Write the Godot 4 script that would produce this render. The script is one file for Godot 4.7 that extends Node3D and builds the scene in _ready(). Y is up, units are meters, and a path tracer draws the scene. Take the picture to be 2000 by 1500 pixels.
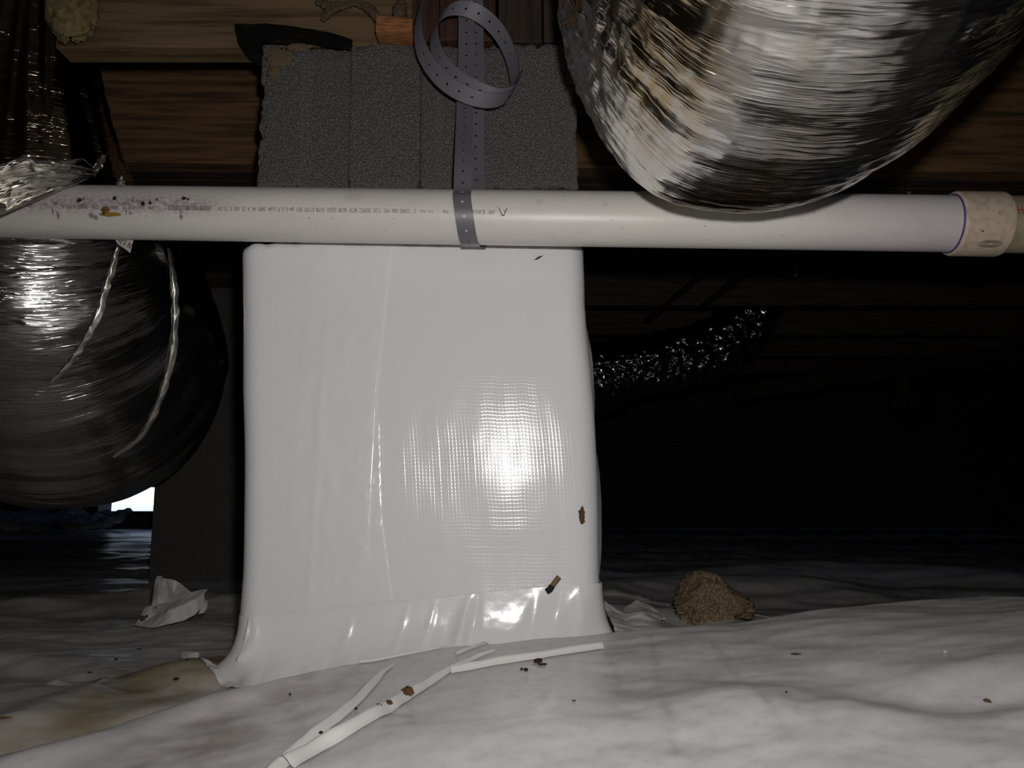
extends Node3D
# A crawl space lit by a small flash beside the lens: a wrapped block pier, a drain pipe on a strap, foil ducts.

const FRONT := -0.900          # the wrapped face of the pier
var rng := RandomNumberGenerator.new()
var noise_a := FastNoiseLite.new()
var noise_b := FastNoiseLite.new()
var noise_r := FastNoiseLite.new()
var M := {}

# ------------------------------------------------------------------ helpers
func numbered(called: String) -> String:
	if not has_node(NodePath(called)):
		return called
	var k := 1
	while has_node(NodePath("%s_%03d" % [called, k])):
		k += 1
	return "%s_%03d" % [called, k]

func tag(o: Node3D, label := "", category := "", group := "", kind := "") -> Node3D:
	if label: o.set_meta("label", label)
	if category: o.set_meta("category", category)
	if group: o.set_meta("group", group)
	if kind: o.set_meta("kind", kind)
	return o

func thing(called: String, label: String, category: String, at := Vector3.ZERO, group := "") -> Node3D:
	var o := Node3D.new()
	o.name = numbered(called)
	add_child(o)
	o.position = at
	tag(o, label, category, group)
	return o

func obj(called: String, mesh: Mesh, m: Material, parent: Node3D = null, at := Vector3.ZERO) -> MeshInstance3D:
	var o := MeshInstance3D.new()
	o.mesh = mesh
	o.material_override = m
	o.cast_shadow = GeometryInstance3D.SHADOW_CASTING_SETTING_ON
	if parent:
		o.name = called
		var k := 1
		while parent.has_node(NodePath(o.name)):
			o.name = "%s_%03d" % [called, k]
			k += 1
		parent.add_child(o, true)
	else:
		o.name = numbered(called)
		add_child(o, true)
	o.position = at
	return o

func std(c: Color, rough: float, metal := 0.0) -> StandardMaterial3D:
	var m := StandardMaterial3D.new()
	m.albedo_color = c
	m.roughness = rough
	m.metallic = metal
	return m

func noise_tex(size: int, freq: float, kind := FastNoiseLite.TYPE_SIMPLEX_SMOOTH, octaves := 4, ramp: Gradient = null, sd := 1, ridged := false, high := 0) -> NoiseTexture2D:
	var n := FastNoiseLite.new()
	n.noise_type = kind
	n.frequency = freq
	n.seed = sd
	n.fractal_octaves = octaves
	n.fractal_type = FastNoiseLite.FRACTAL_RIDGED if ridged else FastNoiseLite.FRACTAL_FBM
	if kind == FastNoiseLite.TYPE_CELLULAR:
		n.cellular_return_type = FastNoiseLite.RETURN_DISTANCE2_SUB
	var t := NoiseTexture2D.new()
	t.width = size
	t.height = high if high else size
	t.seamless = true
	t.noise = n
	if ramp: t.color_ramp = ramp
	return t

func ramp2(points: Array) -> Gradient:
	var g := Gradient.new()
	var o := PackedFloat32Array()
	var c := PackedColorArray()
	for q in points:
		o.append(q[0]); c.append(q[1])
	g.offsets = o
	g.colors = c
	return g

func triplanar(m: StandardMaterial3D, scale: Vector3, world := false) -> StandardMaterial3D:
	m.uv1_triplanar = true
	m.uv1_world_triplanar = world
	m.uv1_scale = scale
	m.uv1_triplanar_sharpness = 4.0
	return m

func sstep(a: float, b: float, x: float) -> float:
	var t := clampf((x - a) / (b - a), 0.0, 1.0)
	return t * t * (3.0 - 2.0 * t)

func bell(d: float, w: float) -> float:
	return exp(-d * d / (w * w))

# A surface over a grid of points, nu across and nv along; outward is (across) x (along).
func grid_mesh(p: PackedVector3Array, nu: int, nv: int, flip := false, closed := false, uvs := PackedVector2Array(), cols := PackedColorArray()) -> ArrayMesh:
	var nor := PackedVector3Array()
	nor.resize(p.size())
	for j in nv:
		var j0 := maxi(j - 1, 0) * nu
		var j1 := mini(j + 1, nv - 1) * nu
		for i in nu:
			var i0 := i - 1
			var i1 := i + 1
			if closed:
				if i0 < 0: i0 = nu - 2
				if i1 > nu - 1: i1 = 1
			else:
				i0 = maxi(i0, 0)
				i1 = mini(i1, nu - 1)
			var du := p[j * nu + i1] - p[j * nu + i0]
			var dv := p[j1 + i] - p[j0 + i]
			var n := du.cross(dv)
			var l := n.length()
			n = n / l if l > 1e-14 else Vector3.UP
			nor[j * nu + i] = -n if flip else n
	var idx := PackedInt32Array()
	idx.resize((nu - 1) * (nv - 1) * 6)
	var k := 0
	for j in nv - 1:
		for i in nu - 1:
			var a := j * nu + i
			var b := a + 1
			var c := a + nu + 1
			var d := a + nu
			if flip:
				idx[k] = a; idx[k + 1] = b; idx[k + 2] = c; idx[k + 3] = a; idx[k + 4] = c; idx[k + 5] = d
			else:
				idx[k] = a; idx[k + 1] = c; idx[k + 2] = b; idx[k + 3] = a; idx[k + 4] = d; idx[k + 5] = c
			k += 6
	var arr := []
	arr.resize(Mesh.ARRAY_MAX)
	arr[Mesh.ARRAY_VERTEX] = p
	arr[Mesh.ARRAY_NORMAL] = nor
	arr[Mesh.ARRAY_INDEX] = idx
	if uvs.size(): arr[Mesh.ARRAY_TEX_UV] = uvs
	if cols.size(): arr[Mesh.ARRAY_COLOR] = cols
	var m := ArrayMesh.new()
	m.add_surface_from_arrays(Mesh.PRIMITIVE_TRIANGLES, arr)
	return m

# The same with a back side and rims: a sheet of thickness t.
func sheet_mesh(p: PackedVector3Array, nu: int, nv: int, t: float, uv_scale := 1.0, cols := PackedColorArray()) -> ArrayMesh:
	var q := PackedVector3Array()
	var uv := PackedVector2Array()
	var cc := PackedColorArray()
	var W := nu * 2 + 1
	# rows run front left-to-right, then back right-to-left, then close
	var front := grid_mesh(p, nu, nv)
	var nor: PackedVector3Array = front.surface_get_arrays(0)[Mesh.ARRAY_NORMAL]
	for j in nv:
		var run := 0.0
		for i in W:
			var s := i if i < nu else (W - 2 - i if i < W - 1 else 0)
			var at := j * nu + s
			q.append(p[at] if i < nu or i == W - 1 else p[at] - nor[at] * t)
			if i > 0 and i < nu: run += p[at].distance_to(p[at - 1])
			uv.append(Vector2(run, 0.0) * uv_scale)
			if cols.size(): cc.append(cols[at])
	for j in range(1, nv):
		for i in W:
			var s := i if i < nu else (W - 2 - i if i < W - 1 else 0)
			uv[j * W + i].y = uv[(j - 1) * W + i].y + p[j * nu + s].distance_to(p[(j - 1) * nu + s]) * uv_scale
	return grid_mesh(q, W, nv, false, false, uv, cc)

# A loft between polylines (each an Array of Vector3); the first is the top one. Points are resampled to nu.
func resample(line: Array, n: int) -> PackedVector3Array:
	var c := Curve3D.new()
	for v in line: c.add_point(v)
	var out := PackedVector3Array()
	var l := c.get_baked_length()
	c.bake_interval = l / 200.0
	l = c.get_baked_length()
	for i in n:
		out.append(c.sample_baked(l * i / (n - 1.0)))
	return out

func loft(lines: Array, nu: int, per: int, crumple := 0.0, freq := 30.0, sharp := false) -> PackedVector3Array:
	var rows := []
	for l in lines: rows.append(resample(l, nu))
	var p := PackedVector3Array()
	var n_rows := (rows.size() - 1) * per + 1
	for j in n_rows:
		var seg := mini(j / per, rows.size() - 2)
		var t := float(j) / per - seg
		for i in nu:
			# lines are given top first; the grid runs upwards
			var r := rows.size() - 1 - seg
			var v: Vector3
			if sharp or rows.size() == 2:
				v = rows[r][i].lerp(rows[r - 1][i], t)
			else:
				v = rows[r][i].cubic_interpolate(rows[r - 1][i], rows[mini(r + 1, rows.size() - 1)][i], rows[maxi(r - 2, 0)][i], t)
			if crumple > 0.0:
				var w := 1.0 - absf(noise_r.get_noise_3dv(v * freq)) * 2.4
				v += Vector3(noise_a.get_noise_3dv(v * freq * 1.3) * 0.35, noise_b.get_noise_3dv(v * freq) * 0.35, w) * crumple
			p.append(v)
	return p

func sweep_path(pts: Array, n: int) -> PackedVector3Array:
	var out := PackedVector3Array()
	var segs := pts.size() - 1
	for k in n:
		var f := float(k) / (n - 1.0) * segs
		var i := mini(int(f), segs - 1)
		var a: Vector3 = pts[maxi(i - 1, 0)]
		var b: Vector3 = pts[i]
		var c: Vector3 = pts[i + 1]
		var d: Vector3 = pts[mini(i + 2, segs)]
		out.append(b.cubic_interpolate(c, a, d, f - i))
	return out

func along(vals: Array, f: float) -> float:
	var x := f * (vals.size() - 1)
	var i := mini(int(x), vals.size() - 2)
	return cubic_interpolate(vals[i], vals[i + 1], vals[maxi(i - 1, 0)], vals[mini(i + 2, vals.size() - 1)], x - i)

# A tube round a path; shape.call(theta, f, arc) adds to the radius. paint.call(theta, f, arc) gives a colour.
func tube(path: PackedVector3Array, radius: Callable, nt: int, side := Vector3.RIGHT, paint = null) -> ArrayMesh:
	var ns := path.size()
	var p := PackedVector3Array()
	var uv := PackedVector2Array()
	var col := PackedColorArray()
	var arc := 0.0
	for j in ns:
		var t := (path[mini(j + 1, ns - 1)] - path[maxi(j - 1, 0)]).normalized()
		var u := (side - t * side.dot(t)).normalized()
		var v := t.cross(u)
		if j: arc += path[j].distance_to(path[j - 1])
		var f := float(j) / (ns - 1)
		for i in nt + 1:
			var th := TAU * (i % nt) / nt
			var r: float = radius.call(th, f, arc)
			p.append(path[j] + u * cos(th) * r + v * sin(th) * r)
			uv.append(Vector2(float(i) / nt, arc))
			if paint != null: col.append(paint.call(th, f, arc))
	return grid_mesh(p, nt + 1, ns, false, true, uv, col)

func rod(pts: Array, r: float, n := 10, each := 8) -> ArrayMesh:
	var path := sweep_path(pts, (pts.size() - 1) * each + 1)
	var d := (path[path.size() - 1] - path[0]).normalized()
	var side := Vector3.RIGHT if absf(d.x) < 0.7 else Vector3.UP
	var last := path.size() - 1
	var closed_path := PackedVector3Array([path[0] - d * 0.0001])
	closed_path.append_array(path)
	closed_path.append(path[last] + d * 0.0001)
	var total := closed_path.size() - 1
	return tube(closed_path, func(_a, f, _s): return 0.00002 if f < 0.2 / total or f > 1.0 - 0.2 / total else r, n, side)

# A box with rounded edges; cut.call(p) may move each point.
func rbox(size: Vector3, r: float, n := 1, cut = null) -> ArrayMesh:
	var st := SurfaceTool.new()
	st.begin(Mesh.PRIMITIVE_TRIANGLES)
	var h := size * 0.5
	var ins := h - Vector3.ONE * r
	var base := 0
	for ax in 3:
		for sg in [-1.0, 1.0]:
			var a := (ax + 1) % 3
			var b := (ax + 2) % 3
			var la := steps(h[a], r, n)
			var lb := steps(h[b], r, n)
			for y in lb:
				for x in la:
					var p := Vector3.ZERO
					p[ax] = h[ax] * sg
					p[a] = x
					p[b] = y
					var q := p.clamp(-ins, ins)
					var d := (p - q).normalized()
					var pos := q + d * r
					st.set_normal(d)
					st.set_uv(Vector2(x, y))
					if cut != null: pos = cut.call(pos)
					st.add_vertex(pos)
			for j in lb.size() - 1:
				for i in la.size() - 1:
					var k := base + j * la.size() + i
					var e := k + 1
					var c := k + la.size() + 1
					var f := k + la.size()
					for v in ([k, c, e, k, f, c] if sg > 0 else [k, e, c, k, c, f]): st.add_index(v)
			base += la.size() * lb.size()
	if cut != null:
		st.generate_normals()
	return st.commit()

func steps(h: float, r: float, n: int) -> Array:
	var out := [-h, -h + r * 0.45, -h + r]
	for i in range(1, n): out.append(lerpf(-h + r, h - r, float(i) / n))
	out.append_array([h - r, h - r * 0.45, h])
	return out

func lump(r: Vector3, seed_at: Vector3, amp: float, freq: float, detail := 20) -> ArrayMesh:
	var p := PackedVector3Array()
	var nu := detail * 2 + 1
	var nv := detail + 1
	for j in nv:
		var la := PI * j / (nv - 1.0) - PI / 2
		for i in nu:
			var lo := TAU * (i % (nu - 1)) / (nu - 1.0)
			var d := Vector3(cos(la) * cos(lo), sin(la), -cos(la) * sin(lo))
			var k := 1.0 + amp * noise_a.get_noise_3dv(d * freq + seed_at) * 1.6 + amp * 0.5 * noise_b.get_noise_3dv(d * freq * 3.1 + seed_at)
			p.append(d * r * k)
	return grid_mesh(p, nu, nv, false, true)

func dist_line(p: Vector2, line: Array) -> float:
	var best := 1e9
	for i in line.size() - 1:
		var a: Vector2 = line[i]
		var ab: Vector2 = line[i + 1] - a
		var t := clampf((p - a).dot(ab) / ab.length_squared(), 0.0, 1.0)
		best = minf(best, (a + ab * t).distance_squared_to(p))
	return sqrt(best)

func lookup(xs: Array, ys: Array, x: float) -> float:
	if x <= xs[0]: return ys[0]
	for i in xs.size() - 1:
		if x <= xs[i + 1]:
			var t: float = (x - xs[i]) / (xs[i + 1] - xs[i])
			return cubic_interpolate(ys[i], ys[i + 1], ys[maxi(i - 1, 0)], ys[mini(i + 2, ys.size() - 1)], t)
	return ys[ys.size() - 1]

# ------------------------------------------------------------------ the sheeting on the ground
var crest_x := [-0.9, -0.6, -0.36, -0.30, -0.2, -0.1, 0.05, 0.15, 0.27, 0.42, 0.52, 0.62, 0.9]
var crest_z := [-0.45, -0.53, -0.62, -0.69, -0.775, -0.835, -0.85, -0.845, -0.855, -0.87, -0.865, -0.84, -0.79]
var humps := []
var creases := []

func plan_floor() -> void:
	# [polyline, half width, height]
	humps = [
		[[Vector2(0.1862, -0.6251), Vector2(0.2461, -0.6182), Vector2(0.2882, -0.5804), Vector2(0.3403, -0.5561)], 0.028, -0.006],
		[[Vector2(0.2023, -0.5834), Vector2(0.2336, -0.5892), Vector2(0.2667, -0.568), Vector2(0.3034, -0.5474), Vector2(0.3337, -0.5435)], 0.024, -0.006],
		[[Vector2(0.1746, -0.5902), Vector2(0.2178, -0.5876), Vector2(0.2414, -0.5593)], 0.045, 0.007],
		[[Vector2(-0.0632, -0.5718), Vector2(0.0528, -0.5717), Vector2(0.1806, -0.5849)], 0.06, 0.007],
		[[Vector2(-0.4522, -0.7325), Vector2(-0.4393, -0.8834), Vector2(-0.3728, -0.9353)], 0.035, 0.007],
		[[Vector2(-0.6322, -1.0144), Vector2(-0.472, -0.9138), Vector2(-0.3528, -0.8483), Vector2(-0.3048, -0.8602)], 0.03, -0.010],
		[[Vector2(-0.7689, -1.2257), Vector2(-0.6629, -1.3186), Vector2(-0.4651, -1.2353)], 0.06, 0.010],
		[[Vector2(-0.9255, -1.56), Vector2(-0.7807, -1.6477), Vector2(-0.5464, -1.6041)], 0.08, 0.016],
		[[Vector2(0.1835, -1.2158), Vector2(0.2703, -1.3009), Vector2(0.337, -1.1185)], 0.05, 0.022],
		[[Vector2(0.1912, -1.6791), Vector2(0.3837, -1.8357), Vector2(0.666, -1.7539)], 0.12, 0.022],
		[[Vector2(0.6619, -2.0867), Vector2(1.004, -2.2587), Vector2(1.1677, -1.9393)], 0.2, 0.026],
		[[Vector2(-0.3641, -0.5939), Vector2(-0.2968, -0.6432), Vector2(-0.2504, -0.6984)], 0.02, 0.004],
	]
	creases = [
		[[Vector2(-1.4943, -2.7029), Vector2(-1.6892, -3.3578), Vector2(-1.77, -3.9211)], 0.022, 0.016],
		[[Vector2(-1.6785, -3.3578), Vector2(-1.5816, -3.4729)], 0.016, 0.010],
		[[Vector2(-1.5326, -2.4635), Vector2(-1.2622, -2.3682), Vector2(-1.0316, -2.2972)], 0.018, 0.014],
		[[Vector2(-1.1754, -2.4054), Vector2(-1.0991, -2.4054)], 0.014, 0.008],
		[[Vector2(-3.0656, -5.0269), Vector2(-2.305, -3.9724), Vector2(-2.2113, -4.0792)], 0.02, 0.014],
		[[Vector2(-4.3947, -8.3735), Vector2(-4.5848, -9.4217), Vector2(-5.2626, -11.6024)], 0.03, 0.016],
		[[Vector2(0.177, -1.5562), Vector2(0.2395, -1.5475), Vector2(0.2851, -1.5054), Vector2(0.3705, -1.399)], 0.014, 0.008],
		[[Vector2(-0.5175, -0.9342), Vector2(-0.4798, -0.9182), Vector2(-0.445, -0.9002)], 0.012, 0.007],
		[[Vector2(0.1324, -1.028), Vector2(0.1352, -0.9175), Vector2(0.1562, -0.8595)], 0.010, 0.008],
	]

func ground(x: float, z: float) -> float:
	var front := 0.02 + 0.09 * (clampf(x, -0.5, 0.55) + 0.08) - 0.06 * sstep(0.5, 0.72, x)
	front -= (0.075 - 0.10 * sstep(0.22, 0.5, x)) * maxf(0.0, z + 0.80)
	var back := -0.012 - 0.016 * sstep(-0.1, -0.5, x) - 0.010 * sstep(0.1, 0.4, x) + 0.013 * bell(Vector2(x + 0.33, z + 0.90).length(), 0.095) + 0.012 * noise_a.get_noise_2d(x * 2.2, z * 3.0)
	var zc := lookup(crest_x, crest_z, x)
	var wide := lerpf(0.028, 0.065, sstep(-0.15, 0.3, x))
	back -= 0.014 * bell(z - zc + 0.05, 0.06) * sstep(-0.16, -0.24, x)
	front += 0.006 * bell(z - zc - 0.012, 0.03) * sstep(-0.14, -0.22, x)
	var t := sstep(zc - wide, zc + 0.008, z)
	var y := lerpf(back, front, t)
	if z > -2.6:
		y += 0.0030 * noise_b.get_noise_2d(x * 6.0 + 3.0, z * 8.0) + 0.0009 * noise_b.get_noise_2d(x * 16.0, z * 26.0)
		var q := Vector2(x, z)
		for h in humps:
			var d := dist_line(q, h[0])
			if d < h[1] * 3.0: y += h[2] * bell(d, h[1])
		for h in creases:
			var d := dist_line(q, h[0])
			if d < h[1]: y += h[2] * pow(1.0 - d / h[1], 1.6)
	else:
		y += 0.008 * noise_b.get_noise_2d(x * 8.0, z * 12.0)
	return y

func ground_at(q: Vector2) -> Vector3:
	return Vector3(q.x, ground(q.x, q.y), q.y)

func axis_steps(dense_from: float, dense_to: float, step: float, out_from: float, out_to: float, grow: float) -> PackedFloat32Array:
	var lo := []
	var s := step
	var v := dense_from
	while v > out_from:
		s *= grow
		v = maxf(v - s, out_from)
		lo.push_front(v)
	var out := PackedFloat32Array(lo)
	v = dense_from
	while v < dense_to:
		out.append(v)
		v += step
	s = step
	while v < out_to:
		out.append(v)
		s *= grow
		v += s
	out.append(out_to)
	return out

func build_floor() -> void:
	plan_floor()
	var xs := axis_steps(-0.75, 0.85, 0.0055, -5.2, 5.2, 1.10)
	var zs := axis_steps(-1.35, -0.42, 0.0045, -7.0, 1.6, 1.035)
	zs.reverse()
	var p := PackedVector3Array()
	var col := PackedColorArray()
	var white := Color(0.74, 0.73, 0.745)
	var brown := Color(0.36, 0.275, 0.135)
	var rust := Color(0.36, 0.27, 0.19)
	var stain1 := [Vector2(-0.3184, -0.9138), Vector2(-0.3873, -0.9299), Vector2(-0.3753, -0.7889), Vector2(-0.387, -0.7146), Vector2(-0.3617, -0.6151)]
	var stain2 := [Vector2(-1.0393, -1.6467), Vector2(-0.9954, -1.7896), Vector2(-0.7114, -1.5252)]
	var stain3 := [Vector2(-0.4204, -0.9636), Vector2(-0.3534, -0.9938), Vector2(-0.3145, -0.9353)]
	var stain4 := [Vector2(-0.263, -0.5504), Vector2(-0.2168, -0.6074), Vector2(-0.1967, -0.6619), Vector2(-0.1778, -0.7338)]
	var scuffs := [[Vector2(0.0877, -0.7393), Vector2(0.0845, -0.6792), Vector2(0.083, -0.6251)], [Vector2(0.1376, -0.8142), Vector2(0.1141, -0.6335), Vector2(0.1011, -0.5146)], [Vector2(0.1854, -0.7561), Vector2(0.1761, -0.6169), Vector2(0.1713, -0.5132)], [Vector2(-0.152, -0.7876), Vector2(-0.1531, -0.705), Vector2(-0.1598, -0.7263)]]
	for z in zs:
		for x in xs:
			p.append(Vector3(x, ground(x, z), z))
			var c := white
			var q := Vector2(x, z)
			if z > -2.6 and x < 1.2 and x > -1.6:
				var n := noise_a.get_noise_2d(x * 18.0, z * 18.0) * 0.5 + 0.5
				var n2 := noise_b.get_noise_2d(x * 60.0, z * 60.0) * 0.5 + 0.5
				c = c.lerp(brown, clampf(bell(dist_line(q, stain1), 0.07) * (0.4 + 0.8 * n), 0.0, 0.92) * sstep(0.02, -0.02, z - lookup(crest_x, crest_z, x)))
				c = c.lerp(rust, clampf(bell(dist_line(q, stain2), 0.12) * 0.8 * n, 0.0, 0.7))
				c = c.lerp(brown, clampf(bell(dist_line(q, stain3), 0.06) * 1.1 * n, 0.0, 0.8) * sstep(0.02, -0.02, z - lookup(crest_x, crest_z, x)))
				c = c.lerp(rust, clampf(bell(dist_line(q, stain4), 0.07) * (n * 1.5 - 0.5), 0.0, 0.55))
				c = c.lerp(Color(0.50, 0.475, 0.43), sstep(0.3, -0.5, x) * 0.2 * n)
				c = c.lerp(rust, sstep(0.72, 0.9, n2) * 0.10)
				for s in scuffs:
					c = c.lerp(Color(0.22, 0.20, 0.19), 0.32 * bell(dist_line(q, s), 0.0035) * n2 * 1.3)
			col.append(c)
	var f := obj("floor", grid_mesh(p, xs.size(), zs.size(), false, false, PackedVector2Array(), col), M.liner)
	tag(f, "white plastic vapour barrier sheeting laid in folds over the dirt", "", "", "structure")
	var soil := obj("trim_1", rbox(Vector3(10.6, 0.3, 8.8), 0.02), M.soil, null, Vector3(0, -0.28, -2.7))
	tag(soil, "dirt under the sheeting", "", "", "structure")

# ------------------------------------------------------------------ materials
func scrim_texture() -> ImageTexture:
	var n := 256
	var im := Image.create(n, n, false, Image.FORMAT_RGBF)
	var r := RandomNumberGenerator.new()
	r.seed = 4
	var per := 10.0
	var jit := []
	for k in 24: jit.append([r.randf_range(0.5, 1.0), r.randf_range(0.5, 1.0)])
	for y in n:
		for x in n:
			var u := x / float(n) * per
			var v := y / float(n) * per
			var a := absf(fposmod(u, 1.0) - 0.5) * 2.0
			var b := absf(fposmod(v, 1.0) - 0.5) * 2.0
			var wa: float = jit[int(u)][0]
			var wb: float = jit[int(v)][1]
			var h := maxf(wa * (1.0 - sstep(0.0, 0.55, a)), wb * (1.0 - sstep(0.0, 0.55, b)))
			im.set_pixel(x, y, Color(h, h, h))
	return ImageTexture.create_from_image(im)

func crinkle_texture() -> ImageTexture:
	# small creases in foil: long round the duct, with short cracks across
	var n := 512
	var im := Image.create(n, n, false, Image.FORMAT_RGBF)
	var a := FastNoiseLite.new()
	a.seed = 81
	a.frequency = 1.0
	a.fractal_octaves = 2
	var b := FastNoiseLite.new()
	b.seed = 82
	b.frequency = 1.0
	b.noise_type = FastNoiseLite.TYPE_CELLULAR
	b.cellular_return_type = FastNoiseLite.RETURN_DISTANCE2_SUB
	b.fractal_type = FastNoiseLite.FRACTAL_NONE
	for y in n:
		for x in n:
			# on a torus, so that it repeats without a seam
			var u := TAU * x / n
			var v := TAU * y / n
			var p := Vector3(cos(u) * 1.3, sin(u) * 1.3, cos(v) * 6.0)
			var q := Vector3(cos(u) * 3.0 + cos(v) * 4.0, sin(u) * 3.0 + sin(v) * 4.0, sin(v) * 4.0)
			var h := 1.0 - absf(a.get_noise_3dv(p + Vector3(0, 0, sin(v) * 5.0))) * 2.0
			h = 0.6 * h + 0.5 * b.get_noise_3dv(q)
			im.set_pixel(x, y, Color(h, h, h))
	im.convert(Image.FORMAT_RGBA8)
	im.bump_map_to_normal_map(10.0)
	return ImageTexture.create_from_image(im)

func make_materials() -> void:
	M.liner = std(Color.WHITE, 0.32)
	M.liner.vertex_color_use_as_albedo = true
	M.liner.metallic_specular = 0.45
	triplanar(M.liner, Vector3(3.1, 3.1, 3.1), true)
	M.liner.albedo_texture = noise_tex(1024, 0.02, FastNoiseLite.TYPE_SIMPLEX_SMOOTH, 5, ramp2([[0.0, Color(0.91, 0.905, 0.90)], [0.4, Color(0.97, 0.97, 0.97)], [1.0, Color(1, 1, 1)]]), 3)
	M.liner.heightmap_enabled = true
	M.liner.heightmap_texture = noise_tex(1024, 0.012, FastNoiseLite.TYPE_SIMPLEX_SMOOTH, 3, null, 9, true)
	M.liner.heightmap_scale = 0.007
	M.soil = std(Color(0.12, 0.08, 0.05), 0.95)

	M.wrap = std(Color(0.93, 0.926, 0.94), 0.135)
	M.wrap.heightmap_enabled = true
	M.wrap.heightmap_texture = scrim_texture()
	M.wrap.heightmap_scale = 0.006
	M.wrap.uv1_scale = Vector3(25, 25, 25)
	M.tape = std(Color(0.93, 0.926, 0.935), 0.2)
	M.tape.heightmap_enabled = true
	M.tape.heightmap_texture = noise_tex(512, 0.015, FastNoiseLite.TYPE_SIMPLEX_SMOOTH, 3, null, 14)
	M.tape.heightmap_scale = 0.012
	triplanar(M.tape, Vector3(7, 7, 7))

	M.concrete = std(Color(1, 1, 1), 0.95)
	triplanar(M.concrete, Vector3(6, 6, 6))
	M.concrete.albedo_texture = noise_tex(1024, 0.055, FastNoiseLite.TYPE_SIMPLEX_SMOOTH, 4, ramp2([[0.0, Color(0.22, 0.215, 0.21)], [0.42, Color(0.355, 0.345, 0.335)], [0.6, Color(0.41, 0.40, 0.39)], [1.0, Color(0.62, 0.61, 0.59)]]), 5)
	M.concrete.heightmap_enabled = true
	M.concrete.heightmap_texture = noise_tex(1024, 0.05, FastNoiseLite.TYPE_CELLULAR, 2, null, 6)
	M.concrete.heightmap_scale = 0.24

	var wood := func(dark: Color, mid: Color, light: Color, sd: int) -> StandardMaterial3D:
		var m := std(Color.WHITE, 0.75)
		triplanar(m, Vector3(0.35, 5.5, 5.5))
		m.albedo_texture = noise_tex(1024, 0.012, FastNoiseLite.TYPE_SIMPLEX_SMOOTH, 5, ramp2([[0.0, dark], [0.42, mid], [0.58, mid.lerp(light, 0.6)], [1.0, light]]), sd)
		m.heightmap_enabled = true
		m.heightmap_texture = m.albedo_texture
		m.heightmap_scale = 0.05
		return m
	M.wood = wood.call(Color(0.23, 0.16, 0.105), Color(0.37, 0.27, 0.18), Color(0.49, 0.37, 0.25), 21)
	M.wood_grey = wood.call(Color(0.27, 0.205, 0.14), Color(0.41, 0.335, 0.235), Color(0.50, 0.41, 0.30), 22)
	M.wood_red = wood.call(Color(0.16, 0.09, 0.07), Color(0.27, 0.165, 0.125), Color(0.34, 0.22, 0.17), 23)
	M.wood_dark = wood.call(Color(0.13, 0.10, 0.085), Color(0.21, 0.165, 0.14), Color(0.27, 0.215, 0.18), 24)
	M.shim = wood.call(Color(0.40, 0.25, 0.14), Color(0.56, 0.37, 0.21), Color(0.66, 0.46, 0.28), 25)
	M.shim.uv1_scale = Vector3(4, 26, 26)
	M.ply = wood.call(Color(0.17, 0.13, 0.10), Color(0.24, 0.19, 0.15), Color(0.30, 0.24, 0.19), 26)

	M.foil = std(Color.WHITE, 0.18, 1.0)
	M.foil.vertex_color_use_as_albedo = true
	# creases that run round the duct: u is once round, v is metres along it
	M.foil.uv1_scale = Vector3(1, 11, 1)
	M.foil.heightmap_enabled = true
	M.foil.heightmap_texture = noise_tex(1024, 0.010, FastNoiseLite.TYPE_SIMPLEX_SMOOTH, 3, null, 31, true)
	M.foil.heightmap_scale = 0.07
	M.foil.normal_enabled = true
	M.foil.normal_texture = crinkle_texture()
	M.foil.normal_scale = 0.32
	M.foil_far = M.foil.duplicate()
	M.foil_far.roughness = 0.09
	M.foil_far.albedo_color = Color(0.7, 0.7, 0.7)
	M.foil_crisp = std(Color(0.92, 0.90, 0.865), 0.4, 1.0)
	triplanar(M.foil_crisp, Vector3(5, 5, 5))
	M.foil_crisp.heightmap_enabled = true
	M.foil_crisp.heightmap_texture = noise_tex(1024, 0.02, FastNoiseLite.TYPE_CELLULAR, 2, null, 33)
	M.foil_crisp.heightmap_scale = 0.012

	M.strap = std(Color(0.41, 0.405, 0.43), 0.42)
	M.steel = std(Color(0.5, 0.5, 0.5), 0.4, 1.0)
	M.black_plastic = std(Color(0.085, 0.085, 0.09), 0.28)
	M.foam = std(Color.WHITE, 0.9)
	triplanar(M.foam, Vector3(9, 9, 9))
	M.foam.albedo_texture = noise_tex(512, 0.02, FastNoiseLite.TYPE_SIMPLEX_SMOOTH, 4, ramp2([[0.0, Color(0.34, 0.29, 0.17)], [1.0, Color(0.58, 0.52, 0.36)]]), 41)
	M.gunk = std(Color.WHITE, 0.85)
	triplanar(M.gunk, Vector3(14, 14, 14))
	M.gunk.albedo_texture = noise_tex(512, 0.02, FastNoiseLite.TYPE_SIMPLEX_SMOOTH, 4, ramp2([[0.0, Color(0.22, 0.185, 0.13)], [1.0, Color(0.44, 0.38, 0.29)]]), 42)
	M.rock = std(Color.WHITE, 0.95)
	triplanar(M.rock, Vector3(12, 12, 12))
	M.rock.albedo_texture = noise_tex(512, 0.03, FastNoiseLite.TYPE_SIMPLEX_SMOOTH, 5, ramp2([[0.0, Color(0.30, 0.25, 0.18)], [0.5, Color(0.50, 0.435, 0.335)], [0.75, Color(0.58, 0.50, 0.38)], [1.0, Color(0.70, 0.58, 0.42)]]), 43)
	M.rock.heightmap_enabled = true
	M.rock.heightmap_texture = noise_tex(512, 0.014, FastNoiseLite.TYPE_SIMPLEX_SMOOTH, 4, null, 44)
	M.rock.heightmap_scale = 0.22
	M.paper = std(Color(0.80, 0.79, 0.79), 0.6)
	M.bark = std(Color(0.20, 0.12, 0.08), 0.9)
	M.bark_pale = std(Color(0.50, 0.40, 0.26), 0.9)
	M.leaf = std(Color(0.36, 0.25, 0.12), 0.85)
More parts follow.
